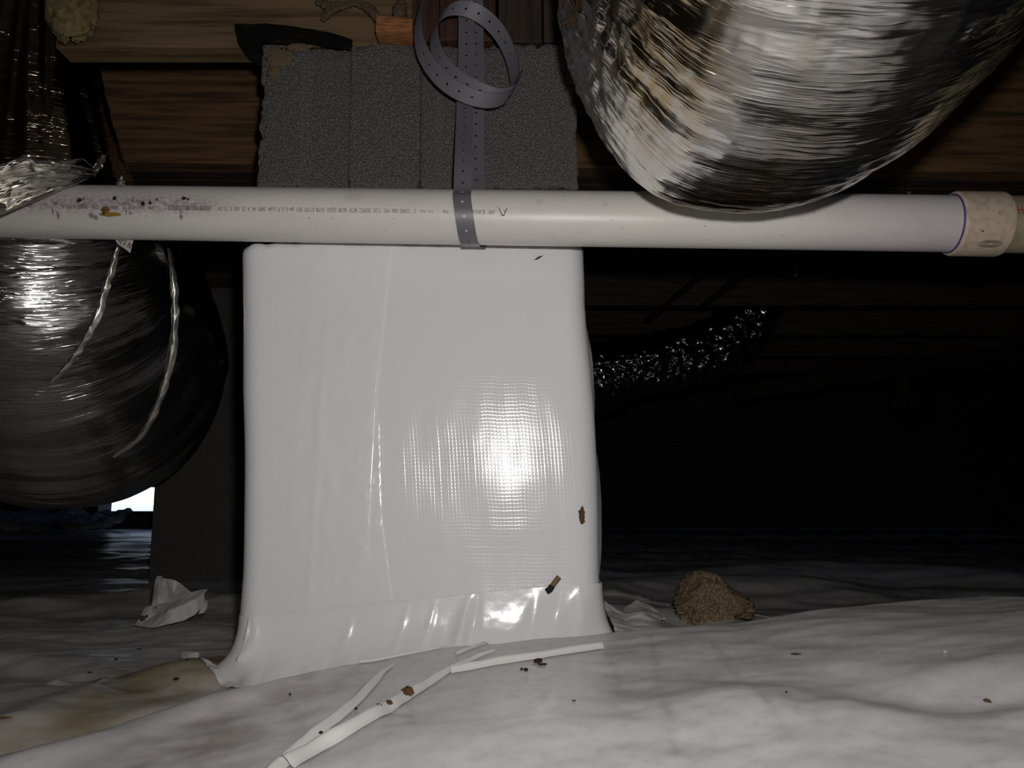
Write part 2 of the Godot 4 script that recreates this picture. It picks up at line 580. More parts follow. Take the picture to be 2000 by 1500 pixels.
	M.char_black = std(Color(0.10, 0.085, 0.08), 0.8)
	M.dirt = std(Color(0.34, 0.27, 0.19), 0.95)
	M.mortar = std(Color(0.40, 0.345, 0.27), 0.95)
	M.mustard = std(Color(0.50, 0.40, 0.12), 0.6)
	M.ink = std(Color(0.40, 0.385, 0.38), 0.6)
	M.ink_red = std(Color(0.62, 0.16, 0.17), 0.6)
	M.old_pvc = std(Color.WHITE, 0.5)
	triplanar(M.old_pvc, Vector3(8, 8, 8))
	M.old_pvc.albedo_texture = noise_tex(512, 0.02, FastNoiseLite.TYPE_SIMPLEX_SMOOTH, 5, ramp2([[0.0, Color(0.68, 0.60, 0.52)], [0.45, Color(0.775, 0.705, 0.625)], [1.0, Color(0.81, 0.745, 0.67)]]), 51)
	M.aged_pvc = std(Color.WHITE, 0.5)
	triplanar(M.aged_pvc, Vector3(8, 8, 8))
	M.aged_pvc.albedo_texture = noise_tex(512, 0.02, FastNoiseLite.TYPE_SIMPLEX_SMOOTH, 5, ramp2([[0.0, Color(0.50, 0.46, 0.35)], [0.45, Color(0.60, 0.56, 0.45)], [1.0, Color(0.645, 0.61, 0.50)]]), 52)
	M.primer = std(Color(0.30, 0.17, 0.45), 0.5)
	M.cable = std(Color(0.045, 0.045, 0.05), 0.85)
	M.iron = std(Color(0.16, 0.135, 0.11), 0.85)
	M.tag_paper = std(Color(0.74, 0.72, 0.70), 0.7)
	M.ink_black = std(Color(0.10, 0.08, 0.08), 0.7)
	M.wall = std(Color(0.30, 0.30, 0.30), 0.95)
	triplanar(M.wall, Vector3(2, 2, 2))
	M.wall.heightmap_enabled = true
	M.wall.heightmap_texture = noise_tex(512, 0.08, FastNoiseLite.TYPE_SIMPLEX_SMOOTH, 3, null, 61)
	M.wall.heightmap_scale = 0.3

func pipe_texture() -> ImageTexture:
	# the print side of the white pipe: u runs along 1.60 m from x = -1.10, v once round from the back
	var w := 2048
	var h := 192
	var im := Image.create(w, h, false, Image.FORMAT_RGB8)
	var base := Color(0.865, 0.85, 0.825)
	im.fill(base)
	var r := RandomNumberGenerator.new()
	r.seed = 12
	var n1 := FastNoiseLite.new()
	n1.frequency = 0.03
	n1.seed = 71
	var n2 := FastNoiseLite.new()
	n2.frequency = 0.12
	n2.seed = 72
	for x in w:
		var wx := -1.10 + 1.60 * x / w
		for y in h:
			var c := base
			var a := y / float(h)      # 0.5 faces the camera, larger is lower
			var g := n1.get_noise_2d(x * 0.3, y) * 0.5 + 0.5
			c = c.darkened(0.04 * g)
			# smears of purple primer near the left foil, lavender tint by the coupling
			var band := bell(a - 0.50, 0.055) * sstep(-0.28, -0.36, wx) * sstep(-0.62, -0.50, wx)
			var k := n2.get_noise_2d(x * 0.9, y * 1.6) * 0.5 + 0.5
			c = c.lerp(Color(0.58, 0.53, 0.555), clampf(band * (k * 1.7 - 0.35), 0.0, 0.8))
			c = c.lerp(Color(0.68, 0.645, 0.665), bell(a - 0.45, 0.10) * sstep(-0.30, -0.45, wx) * 0.35 * g)
			c = c.lerp(Color(0.745, 0.705, 0.745), 0.65 * sstep(0.25, 0.45, wx) * (0.6 + 0.4 * g))
			im.set_pixel(x, y, c)
	var blob := func(px: float, a: float, rx: float, ry: float, c: Color, strength: float) -> void:
		var cx := int((px + 1.10) / 1.60 * w)
		var cy := int(a * h)
		for dy in range(-int(ry * 2) - 1, int(ry * 2) + 2):
			for dx in range(-int(rx * 2) - 1, int(rx * 2) + 2):
				var x := cx + dx
				var y := cy + dy
				if x < 0 or y < 0 or x >= w or y >= h: continue
				var d := Vector2(dx / rx, dy / ry).length() + 0.6 * n2.get_noise_2d(x * 5.0, y * 5.0)
				im.set_pixel(x, y, im.get_pixel(x, y).lerp(c, strength * sstep(1.15, 0.75, d)))
	var plum := Color(0.17, 0.07, 0.13)
	for b in [[-0.473, 0.488, 3.5, 2.6], [-0.468, 0.478, 1.4, 1.2], [-0.434, 0.470, 2.6, 3.0], [-0.413, 0.468, 1.0, 0.9], [-0.386, 0.478, 1.2, 1.8], [-0.401, 0.502, 3.2, 2.4], [-0.393, 0.497, 2.0, 2.2], [-0.357, 0.468, 3.4, 2.2], [-0.352, 0.471, 1.6, 1.4], [-0.564, 0.53, 2.0, 3.0], [-0.413, 0.485, 1.5, 1.0]]:
		blob.call(b[0], b[1], b[2], b[3], plum, 0.95)
	for b in [[-0.468, 0.515, 4, 2], [-0.50, 0.51, 5, 2], [-0.42, 0.50, 6, 2], [-0.405, 0.485, 7, 1.5], [-0.53, 0.52, 6, 2.5]]:
		blob.call(b[0], b[1], b[2], b[3], Color(0.45, 0.32, 0.38), 0.5)
	for b in [[-0.497, 0.575, 2.2, 4.0], [-0.503, 0.55, 1.2, 5.0], [-0.455, 0.585, 3.5, 3.0], [-0.460, 0.575, 3.5, 3.0], [-0.42, 0.55, 1.2, 4.0], [-0.415, 0.56, 3.0, 1.2], [-0.359, 0.575, 2.4, 2.8], [-0.359, 0.555, 1.0, 6.0]]:
		blob.call(b[0], b[1], b[2], b[3], Color(0.46, 0.38, 0.42), 0.7)
	for k in 60:
		blob.call(r.randf_range(-0.3, 0.9), r.randf_range(0.38, 0.64), r.randf_range(0.6, 1.8), r.randf_range(0.5, 0.9), Color(0.45, 0.42, 0.40), r.randf_range(0.2, 0.6))
	for b in [[-0.17, 0.44, 14, 5], [0.03, 0.46, 5, 4], [0.10, 0.47, 5, 3]]:
		blob.call(b[0], b[1], b[2], b[3], Color(0.72, 0.62, 0.60), 0.25)
	return ImageTexture.create_from_image(im)

# ------------------------------------------------------------------ the room
func build_room() -> void:
	# subfloor boards overhead, laid across the joists
	var ceiling := Node3D.new()
	ceiling.name = "ceiling"
	add_child(ceiling)
	tag(ceiling, "dark plywood subfloor overhead", "", "", "structure")
	for k in 7:
		obj("panel", rbox(Vector3(10.6, 0.03, 1.21), 0.003), M.ply, ceiling, Vector3(0, 1.02, 1.05 - 1.22 * k))
	# foundation walls; the one at the back has an opening on the left
	for w in [["wall_left", Vector3(0.2, 1.3, 8.8), Vector3(-5.2, 0.4, -2.7)], ["wall_right", Vector3(0.2, 1.3, 8.8), Vector3(5.2, 0.4, -2.7)], ["wall_front", Vector3(10.6, 1.3, 0.2), Vector3(0, 0.4, 1.6)]]:
		tag(obj(w[0], rbox(w[1], 0.005), M.wall, null, w[2]), "grey block foundation wall", "", "", "structure")
	var wall := Node3D.new()
	wall.name = "wall_back"
	add_child(wall)
	tag(wall, "grey block foundation wall with a small opening to daylight", "", "", "structure")
	var x0 := -3.06
	var x1 := -2.50
	var zb := -6.0
	obj("wall_panel", rbox(Vector3(x0 + 5.2, 1.3, 0.2), 0.005), M.wall, wall, Vector3((x0 - 5.2) / 2, 0.4, zb))
	obj("wall_panel", rbox(Vector3(5.2 - x1, 1.3, 0.2), 0.005), M.wall, wall, Vector3((x1 + 5.2) / 2, 0.4, zb))
	obj("sill", rbox(Vector3(x1 - x0, 0.33, 0.2), 0.005), M.wall, wall, Vector3((x0 + x1) / 2, -0.065, zb))
	obj("lintel", rbox(Vector3(x1 - x0, 0.77, 0.2), 0.005), M.wall, wall, Vector3((x0 + x1) / 2, 0.665, zb))
	# floor joists run from side to side, each of its own
	for z in [-1.94, -2.36, -2.78, -3.2, -3.62]:
		var j := obj("floor_joist", rbox(Vector3(10.2, 0.24, 0.038), 0.002), M.wood_dark, null, Vector3(0, 0.882, z))
		var k := int(round((-z - 1.94) / 0.42))
		tag(j, ["dark wooden floor joist nearest behind the beam, seen below the white pipe", "dark wooden floor joist, second behind the beam", "dark wooden floor joist, third behind the beam", "dark wooden floor joist above the distant foil duct", "farthest dark wooden floor joist in the shadows"][k], "joist", "floor joists behind the beam")
	# the built-up beam behind the pier: three planks
	var beam := thing("timber_beam", "brown built-up timber beam running behind the concrete pier", "beam", Vector3(0, 0.742, -1.29))
	for k in 3:
		var pl := obj("plank", rbox(Vector3(8.0, 0.246, 0.036), 0.002), M.wood if k == 0 else M.wood_dark, beam, Vector3(0, 0.124 + 0.0, -0.020 - 0.0375 * k))
		pl.rotation.z = -0.012
	# the timbers that sit on the pier's front edge
	var g1 := thing("girder", "weathered brown girder board above the left half of the pier", "girder", Vector3(-0.3483, 0.7583, -0.955))
	obj("board", rbox(Vector3(0.475, 0.24, 0.038), 0.002), M.wood_grey, g1, Vector3(-0.0125, 0.120, -0.019))
	var g2 := thing("blocking", "reddish brown wooden blocking behind the strap coil on top of the pier", "blocking", Vector3(-0.0769, 0.7644, -0.952))
	for k in 3:
		var bl := obj("block", rbox(Vector3(0.24, 0.036, 0.036), 0.0015), M.wood_red, g2, Vector3(-0.037 + 0.037 * k, 0.122, -0.02 + 0.002 * (k % 2)))
		bl.rotation.z = PI / 2
	var g3 := thing("blocking", "very dark wooden blocking between the strap coil and the right foil duct", "blocking", Vector3(0.054, 0.7707, -0.962))
	for k in 3:
		var bl := obj("block", rbox(Vector3(0.24, 0.058, 0.036), 0.0015), M.wood_dark, g3, Vector3(-0.043 + 0.060 * k, 0.122, -0.022))
		bl.rotation.z = PI / 2
	var sh := obj("wood_shim", rbox(Vector3(0.046, 0.020, 0.05), 0.0015, 3, func(p): return Vector3(p.x, p.y * (1.0 - p.x * 6.0), p.z)), M.shim, null, Vector3(-0.1474, 0.7604, -0.932))
	tag(sh, "short light orange wooden shim wedged between pier and girder", "shim")
	sh.rotation.z = -0.05

# ------------------------------------------------------------------ the pier
func build_pier() -> void:
	var lean := 0.024
	var pier := thing("block_pier", "grey concrete block pier with its bare top course showing above the pipe", "pier", Vector3(-0.10, 0.0, -0.926))
	var chips := func(seed_at: Vector3, w: float, groove: bool) -> Callable:
		return func(p: Vector3) -> Vector3:
			var e := p
			var edge := 0.097 - absf(p.y)
			if seed_at.x < -0.3 and p.x < 0.0: edge = minf(edge, w / 2 + p.x)
			if seed_at.x > -0.12 and p.x > 0.0: edge = minf(edge, w / 2 - p.x)
			var rough := noise_a.get_noise_3dv((p + seed_at) * 75.0) + 0.6 * noise_b.get_noise_3dv((p + seed_at) * 21.0)
			if edge < 0.014:
				var k := (0.014 - edge) / 0.014
				e -= Vector3(signf(p.x) if w / 2 - absf(p.x) < 0.01 else 0.0, signf(p.y) if 0.097 - absf(p.y) < 0.01 else 0.0, 0.4 * signf(p.z)) * k * maxf(0.0, rough + 0.12) * 0.007
			if groove and p.z > 0.08:
				e.z -= 0.010 * sstep(-0.004, 0.002, p.x) 
			e.z += 0.0012 * noise_a.get_noise_3dv((p + seed_at) * 90.0)
			return e
	# the course that shows: three units side by side, hairline joints between them
	var yc := 0.648
	var parts := [[-0.3165, -0.2040, true, 0.0], [-0.2036, -0.1147, false, 0.0005], [-0.1145, 0.0815, false, 0.0]]
	for q in parts:
		var w: float = q[1] - q[0]
		var b := obj("concrete_block", rbox(Vector3(w, 0.194, 0.19), 0.0025, 34, chips.call(Vector3(q[0], 0, 0), w, q[2])), M.concrete, pier, Vector3((q[0] + q[1]) / 2 + 0.10, yc, -0.095 + q[3]))
		b.rotation.z = lean * 0.35
	var back := obj("concrete_block", rbox(Vector3(0.39, 0.194, 0.19), 0.003, 6), M.concrete, pier, Vector3(-0.017, yc, -0.30))
	back.rotation.z = lean * 0.35
	for c in 3:
		for d in 2:
			obj("concrete_block", rbox(Vector3(0.37, 0.190, 0.195), 0.003, 4), M.concrete, pier, Vector3(-0.006 - 0.005 * c, 0.062 + 0.196 * c, -0.100 - 0.2 * d))
	# tan mortar smears on the upper left corner
	for s in [[Vector3(-0.2925, 0.7256, -0.9245), 0.017, 0.012], [Vector3(-0.2691, 0.7396, -0.9245), 0.016, 0.005], [Vector3(-0.3, 0.7061, -0.9245), 0.008, 0.010]]:
		obj("mortar_smear", lump(Vector3(s[1], s[2], 0.0016), s[0] * 20.0, 0.3, 2.0, 14), M.mortar, pier, s[0] - pier.position)
	# black plastic trapped on top of the pier, folded down at its left end
	var bp := thing("plastic_scrap", "black plastic sheet scrap trapped on top of the pier's left corner", "plastic", Vector3(-0.2808, 0.7514, -0.93))
	var top := [Vector3(-0.3647, 0.791, -0.955), Vector3(-0.3314, 0.7878, -0.95), Vector3(-0.2929, 0.7831, -0.945), Vector3(-0.2567, 0.7709, -0.935), Vector3(-0.2284, 0.76, -0.928), Vector3(-0.2025, 0.7491, -0.924)]
	var mid := [Vector3(-0.3575, 0.7708, -0.945), Vector3(-0.3236, 0.7619, -0.94), Vector3(-0.2889, 0.7545, -0.935), Vector3(-0.2533, 0.7469, -0.925), Vector3(-0.2263, 0.7405, -0.9215), Vector3(-0.2017, 0.7405, -0.9215)]
	var low := [Vector3(-0.3455, 0.7509, -0.936), Vector3(-0.3205, 0.7495, -0.936), Vector3(-0.2862, 0.7453, -0.927), Vector3(-0.2526, 0.7435, -0.923), Vector3(-0.2196, 0.7353, -0.921), Vector3(-0.204, 0.7325, -0.921)]
	var v := loft([top, mid, low], 60, 14, 0.002, 22.0)
	for i in v.size(): v[i] -= bp.position
	obj("sheet", sheet_mesh(v, 60, 29, 0.0006), M.black_plastic, bp)
	var t1 := [Vector3(-0.3586, 0.778, -0.945), Vector3(-0.3436, 0.7648, -0.94), Vector3(-0.3251, 0.7495, -0.936), Vector3(-0.3125, 0.7466, -0.936)]
	var t2 := [Vector3(-0.352, 0.7559, -0.935), Vector3(-0.3371, 0.7399, -0.932), Vector3(-0.3229, 0.7301, -0.932), Vector3(-0.3123, 0.7285, -0.934)]
	var t3 := [Vector3(-0.3464, 0.7442, -0.932), Vector3(-0.3339, 0.7289, -0.93), Vector3(-0.3231, 0.7205, -0.93), Vector3(-0.313, 0.7146, -0.932)]
	v = loft([t1, t2, t3], 30, 10, 0.0015, 26.0)
	for i in v.size(): v[i] -= bp.position
	obj("folded_tail", sheet_mesh(v, 30, 21, 0.0006), M.black_plastic, bp)
	# old adhesive and foam on the girder face
	var runs := [[[Vector3(-0.2532, 0.8125, -0.936), Vector3(-0.233, 0.8024, -0.936), Vector3(-0.2053, 0.8082, -0.936)], 0.006], [[Vector3(-0.2054, 0.8096, -0.936), Vector3(-0.1853, 0.8009, -0.936), Vector3(-0.1702, 0.7823, -0.936), Vector3(-0.1581, 0.7723, -0.936)], 0.006], [[Vector3(-0.2442, 0.7837, -0.936), Vector3(-0.2342, 0.7995, -0.936), Vector3(-0.2226, 0.8096, -0.936)], 0.006], [[Vector3(-0.1418, 0.811, -0.936), Vector3(-0.1454, 0.7938, -0.936), Vector3(-0.1398, 0.7765, -0.936)], 0.009]]
	for q in runs:
		var g := obj("adhesive_run", tube(sweep_path(q[0], 30), func(a, f, s): return q[1] * (0.55 + 0.45 * sin(PI * f)) * (1.0 + 0.5 * noise_a.get_noise_2d(a * 9.0, s * 160.0 + q[0][0].x * 90.0)) * (0.45 + 0.55 * absf(cos(a))), 14, Vector3(0.7, 0.7, 0)), M.gunk)
		var n := runs.find(q)
		tag(g, ["grey tan adhesive run along the top edge of the frame on the girder", "grey tan adhesive run sloping down towards the wooden shim", "grey tan adhesive run rising above the black plastic scrap", "tan adhesive dab just left of the strap coil"][n], "adhesive", "dried adhesive on the girder")
	var fm := obj("foam_blob", lump(Vector3(0.032, 0.040, 0.022), Vector3(3, 1, 2), 0.16, 1.6, 22), M.foam, null, Vector3(-0.5607, 0.7893, -0.925))
	tag(fm, "yellow tan spray foam blob on the girder beside the left duct", "foam")

# ------------------------------------------------------------------ the white wrap
var wrap_y := [-0.03, 0.02, 0.05, 0.09, 0.165, 0.235, 0.30, 0.39, 0.43, 0.475]
var wrap_l := [-0.309, -0.308, -0.3075, -0.3065, -0.3085, -0.311, -0.3155, -0.319, -0.3215, -0.3235]
var wrap_r := [0.102, 0.102, 0.1015, 0.1005, 0.1005, 0.099, 0.0955, 0.0885, 0.0875, 0.0865]

func wrap_ring(y: float, grow: float, n_front: int) -> PackedVector3Array:
	var l := lookup(wrap_y, wrap_l, y) - grow
	var r := lookup(wrap_y, wrap_r, y) + grow
	var zf := FRONT + grow + (y - 0.2) * 0.023
	var zb := -1.345 - grow
	var cr := 0.026 + grow * 0.5
	var out := PackedVector3Array()
	out.append(Vector3((l + r) / 2, y, zb))
	for i in 7: out.append(Vector3(l, y, lerpf(zb, zf - cr, i / 6.0)))
	for i in range(1, 9):
		var a := PI / 2 * i / 8.0
		out.append(Vector3(l + cr - cr * cos(a), y, zf - cr + cr * sin(a)))
	for i in range(1, n_front): out.append(Vector3(lerpf(l + cr, r - cr, float(i) / n_front), y, zf))
	for i in 9:
		var a := PI / 2 * i / 8.0
		out.append(Vector3(r - cr + cr * sin(a), y, zf - cr + cr * cos(a)))
	for i in range(1, 7): out.append(Vector3(r, y, lerpf(zf - cr, zb, i / 6.0)))
	out.append(Vector3((l + r) / 2, y, zb))
	for i in out.size():
		if out[i].z > zf - cr * 1.01: out[i].z -= 0.019 * (out[i].x + 0.1)
	return out

func wrap_bulge(x: float, y: float) -> float:
	# loose plastic: gentle swells, a puckered upright seam at the left, slack towards the right edge
	var b := 0.0012 * noise_b.get_noise_2d(x * 5.0, y * 4.0) + 0.00025 * noise_b.get_noise_2d(x * 24.0, y * 9.0)
	b += 0.0006 * bell(x + 0.218 + 0.03 * (0.3 - y), 0.004) * sstep(0.46, 0.3, y)
	b += 0.0010 * sin((x - 0.05) * 60.0 + y * 9.0) * sstep(0.04, 0.1, x) * sstep(0.4, 0.2, y)
	return b

func wrap_front(x: float, y: float) -> float:
	return FRONT + (y - 0.2) * 0.023 - 0.019 * (x + 0.1) + wrap_bulge(x, y)

func build_wrap() -> void:
	var w := thing("pier_wrap", "glossy white reinforced plastic sheeting wrapped round the lower part of the pier", "plastic wrap", Vector3(-0.10, 0.0, -1.12))
	var p := PackedVector3Array()
	var uv := PackedVector2Array()
	var rows := 120
	var nf := 110
	var nu := 0
	for j in rows:
		var f := float(j) / (rows - 1)
		var y := lerpf(-0.02, 0.470, f)
		var ring := wrap_ring(y, 0.0, nf)
		nu = ring.size()
		var run := 0.0
		for i in nu:
			var v := ring[i]
			# the top edge is not level: it dips where it goes round the left corner
			v.y += f * (0.004 * noise_a.get_noise_1d(v.x * 30.0) + 0.003 * sstep(-0.30, -0.22, v.x) * 1.4)
			if v.z > -0.96: v.z += wrap_bulge(v.x, y)
			if j == rows - 1: v.z -= 0.004
			if i: run += ring[i].distance_to(ring[i - 1])
			p.append(v - w.position)
			uv.append(Vector2(run, y))
	obj("sheet", grid_mesh(p, nu, rows, false, false, uv), M.wrap, w)
	# the skirt that laps over the bottom and turns out on the ground
	p = PackedVector3Array()
	uv = PackedVector2Array()
	rows = 70
	nf = 160
	for j in rows:
		var t := 1.0 - float(j) / (rows - 1)       # 0 at the upper seam, 1 on the ground
		var run := 0.0
		var ring := wrap_ring(0.05, 0.0, nf)
		nu = ring.size()
		for i in nu:
			var b := ring[i]
			var seam := lerpf(0.044, 0.079, sstep(-0.33, 0.12, b.x))
			var c := Vector3(-0.10, 0, -1.12)
			var out := Vector3(0, 0, 1)
			var lside := sstep(-0.265, -0.31, b.x)
			var rside := sstep(0.055, 0.10, b.x)
			out = Vector3(-lside * 0.5 + rside * 1.1, 0, 1.0 - 0.4 * maxf(lside, rside)) if b.z > -0.95 else Vector3(signf(b.x - c.x), 0, 0)
			var flare := 0.0022 + (0.044 + 0.008 * noise_b.get_noise_1d(b.x * 30.0)) * pow(t, 3.0) + 0.006 * t
			flare = lerpf(flare, 0.0022 + 0.030 * pow(t, 2.2), maxf(lside, rside))
			# pleats that start at the seam and spread downwards
			var pl := 0.0
			for q in [[-0.175, 0.005, 0.0012], [-0.115, 0.004, 0.0010], [-0.085, 0.004, 0.0016], [-0.048, 0.008, 0.0062], [-0.036, 0.005, -0.003], [0.030, 0.010, 0.0025], [0.055, 0.010, -0.003], [0.078, 0.010, 0.006]]:
				pl += q[2] * bell(b.x - q[0] + 0.02 * t, q[1] * (0.6 + t)) * sin(PI * clampf(t * 1.05, 0.0, 1.0))
			flare += pl + 0.0008 * noise_b.get_noise_2d(b.x * 30.0, t * 4.0) * t
			var v := b + out * flare
			var gy := ground(v.x, v.z) + 0.0025
			v.y = lerpf(seam, gy, 1.0 - pow(1.0 - t, 1.25)) if t < 1.0 else gy
			v.y = maxf(v.y, gy - 0.0005)
			if i: run += ring[i].distance_to(ring[i - 1])
			p.append(v - w.position)
			uv.append(Vector2(run, t * 0.12))
	var sk := obj("skirt", grid_mesh(p, nu, rows, false, false, uv), M.tape, w)
	tag(sk, "smoother white plastic skirt lapped over the foot of the wrap")
	# strips of white tape on the face
	var strip := func(outline: Array, lift: float) -> void:
		# outline: left edge points then right edge points, both from the top
		var l := resample(outline[0], 60)
		var r := resample(outline[1], 60)
		var q := PackedVector3Array()
		for j in 60:
			for i in 40:
				var a := l[59 - j].lerp(r[59 - j], i / 39.0)
				var edge := minf(minf(i, 39 - i) / 3.0, minf(j, 59 - j) / 3.0)
				q.append(Vector3(a.x, a.y, wrap_front(a.x, a.y) + lift * (0.7 + 0.3 * minf(1.0, edge)) + 0.0008 * maxf(0.0, noise_b.get_noise_2d(a.x * 45.0, a.y * 45.0))) - w.position)
		obj("tape_strip", sheet_mesh(q, 40, 60, lift), M.tape, w)
	strip.call([[Vector3(-0.2723, 0.2618, -0.9), Vector3(-0.2541, 0.1644, -0.9), Vector3(-0.2284, 0.0524, -0.9)], [Vector3(-0.1513, 0.2594, -0.9), Vector3(-0.1471, 0.1587, -0.9), Vector3(-0.1328, 0.0623, -0.9)]], 0.0005)
	strip.call([[Vector3(-0.2381, 0.4648, -0.897), Vector3(-0.2479, 0.2985, -0.9), Vector3(-0.2553, 0.1382, -0.9)], [Vector3(-0.1426, 0.4648, -0.897), Vector3(-0.1547, 0.2985, -0.9), Vector3(-0.1594, 0.1224, -0.9)]], 0.0010)
	# slack folds that show past the right edge
	for q in [[[Vector3(0.0881, 0.3832, -0.955), Vector3(0.0945, 0.3877, -0.975)], [Vector3(0.0877, 0.3437, -0.95), Vector3(0.102, 0.3501, -0.985)], [Vector3(0.0886, 0.305, -0.945), Vector3(0.1045, 0.3114, -0.99)], [Vector3(0.0945, 0.28, -0.945), Vector3(0.1041, 0.275, -0.985)]], [[Vector3(0.0999, 0.2307, -0.945), Vector3(0.1044, 0.2257, -0.965)], [Vector3(0.0997, 0.1821, -0.945), Vector3(0.1097, 0.1826, -0.98)], [Vector3(0.0988, 0.1224, -0.945), Vector3(0.1088, 0.1209, -0.975)], [Vector3(0.0994, 0.0872, -0.945), Vector3(0.1057, 0.085, -0.97)]]]:
		var sf := loft(q, 8, 10, 0.0008, 30.0)
		for i in sf.size(): sf[i] -= w.position
		obj("slack_fold", sheet_mesh(sf, 8, 31, 0.0006), M.tape, w)
	# the turned-up corner flap at the left foot
	var fl := loft([[Vector3(-0.2859, 0.0443, -0.895), Vector3(-0.286, 0.0457, -0.885)], [Vector3(-0.2859, 0.0243, -0.888), Vector3(-0.2861, 0.0232, -0.872)], [Vector3(-0.2989, 0.0025, -0.89), Vector3(-0.292, 0.0037, -0.87)]], 6, 12, 0.001, 40.0)
	for i in fl.size(): fl[i] -= w.position
	obj("corner_flap", sheet_mesh(fl, 6, 25, 0.0006), M.tape, w)

# ------------------------------------------------------------------ the pipe and its strap
const PIPE_A := Vector3(-0.374, 0.4909, -0.849)
const PIPE_D := Vector3(0.824, -0.0257, 0.0383)
func pipe_at(x: float) -> Vector3:
	return PIPE_A + PIPE_D * ((x + 0.374) / 0.824)

func cylinder(r0: float, x0: float, x1: float, nx: int, nt: int, profile = null) -> ArrayMesh:
	# along +x of its own axes; v = 0.5 faces +z, larger v is lower
	var p := PackedVector3Array()
	var uv := PackedVector2Array()
	for j in nx + 1:
		var x := lerpf(x0, x1, float(j) / nx)
		var r := r0
		if profile != null:
			var q: Vector2 = profile.call(float(j) / nx)
			x = lerpf(x0, x1, q.x)
			r = q.y
		for i in nt + 1:
			var a := TAU * i / nt            # 0 is the back; half way round is the front
			p.append(Vector3(x, sin(a) * r, -cos(a) * r))
			uv.append(Vector2((x - x0) / (x1 - x0), float(i) / nt))
	return grid_mesh(p, nt + 1, nx + 1, true, true, uv)

func lettering(text: String, size: float, m: Material, parent: Node3D, at: Vector3, turn: float, tilt: float, font_name := "Droid Sans Mono", wide := 1.0) -> MeshInstance3D:
	var t := TextMesh.new()
	t.text = text
	var f := SystemFont.new()
	f.font_names = PackedStringArray([font_name])
	t.font = f
	t.font_size = 32
	t.pixel_size = size / 24.0
	t.depth = 0.0003
	t.horizontal_alignment = HORIZONTAL_ALIGNMENT_LEFT
	var o := obj("print", t, m, parent, at)
	o.basis = Basis(Vector3.RIGHT, tilt) * Basis(Vector3.BACK, turn) * Basis.from_scale(Vector3(wide, 1, 1))
	return o

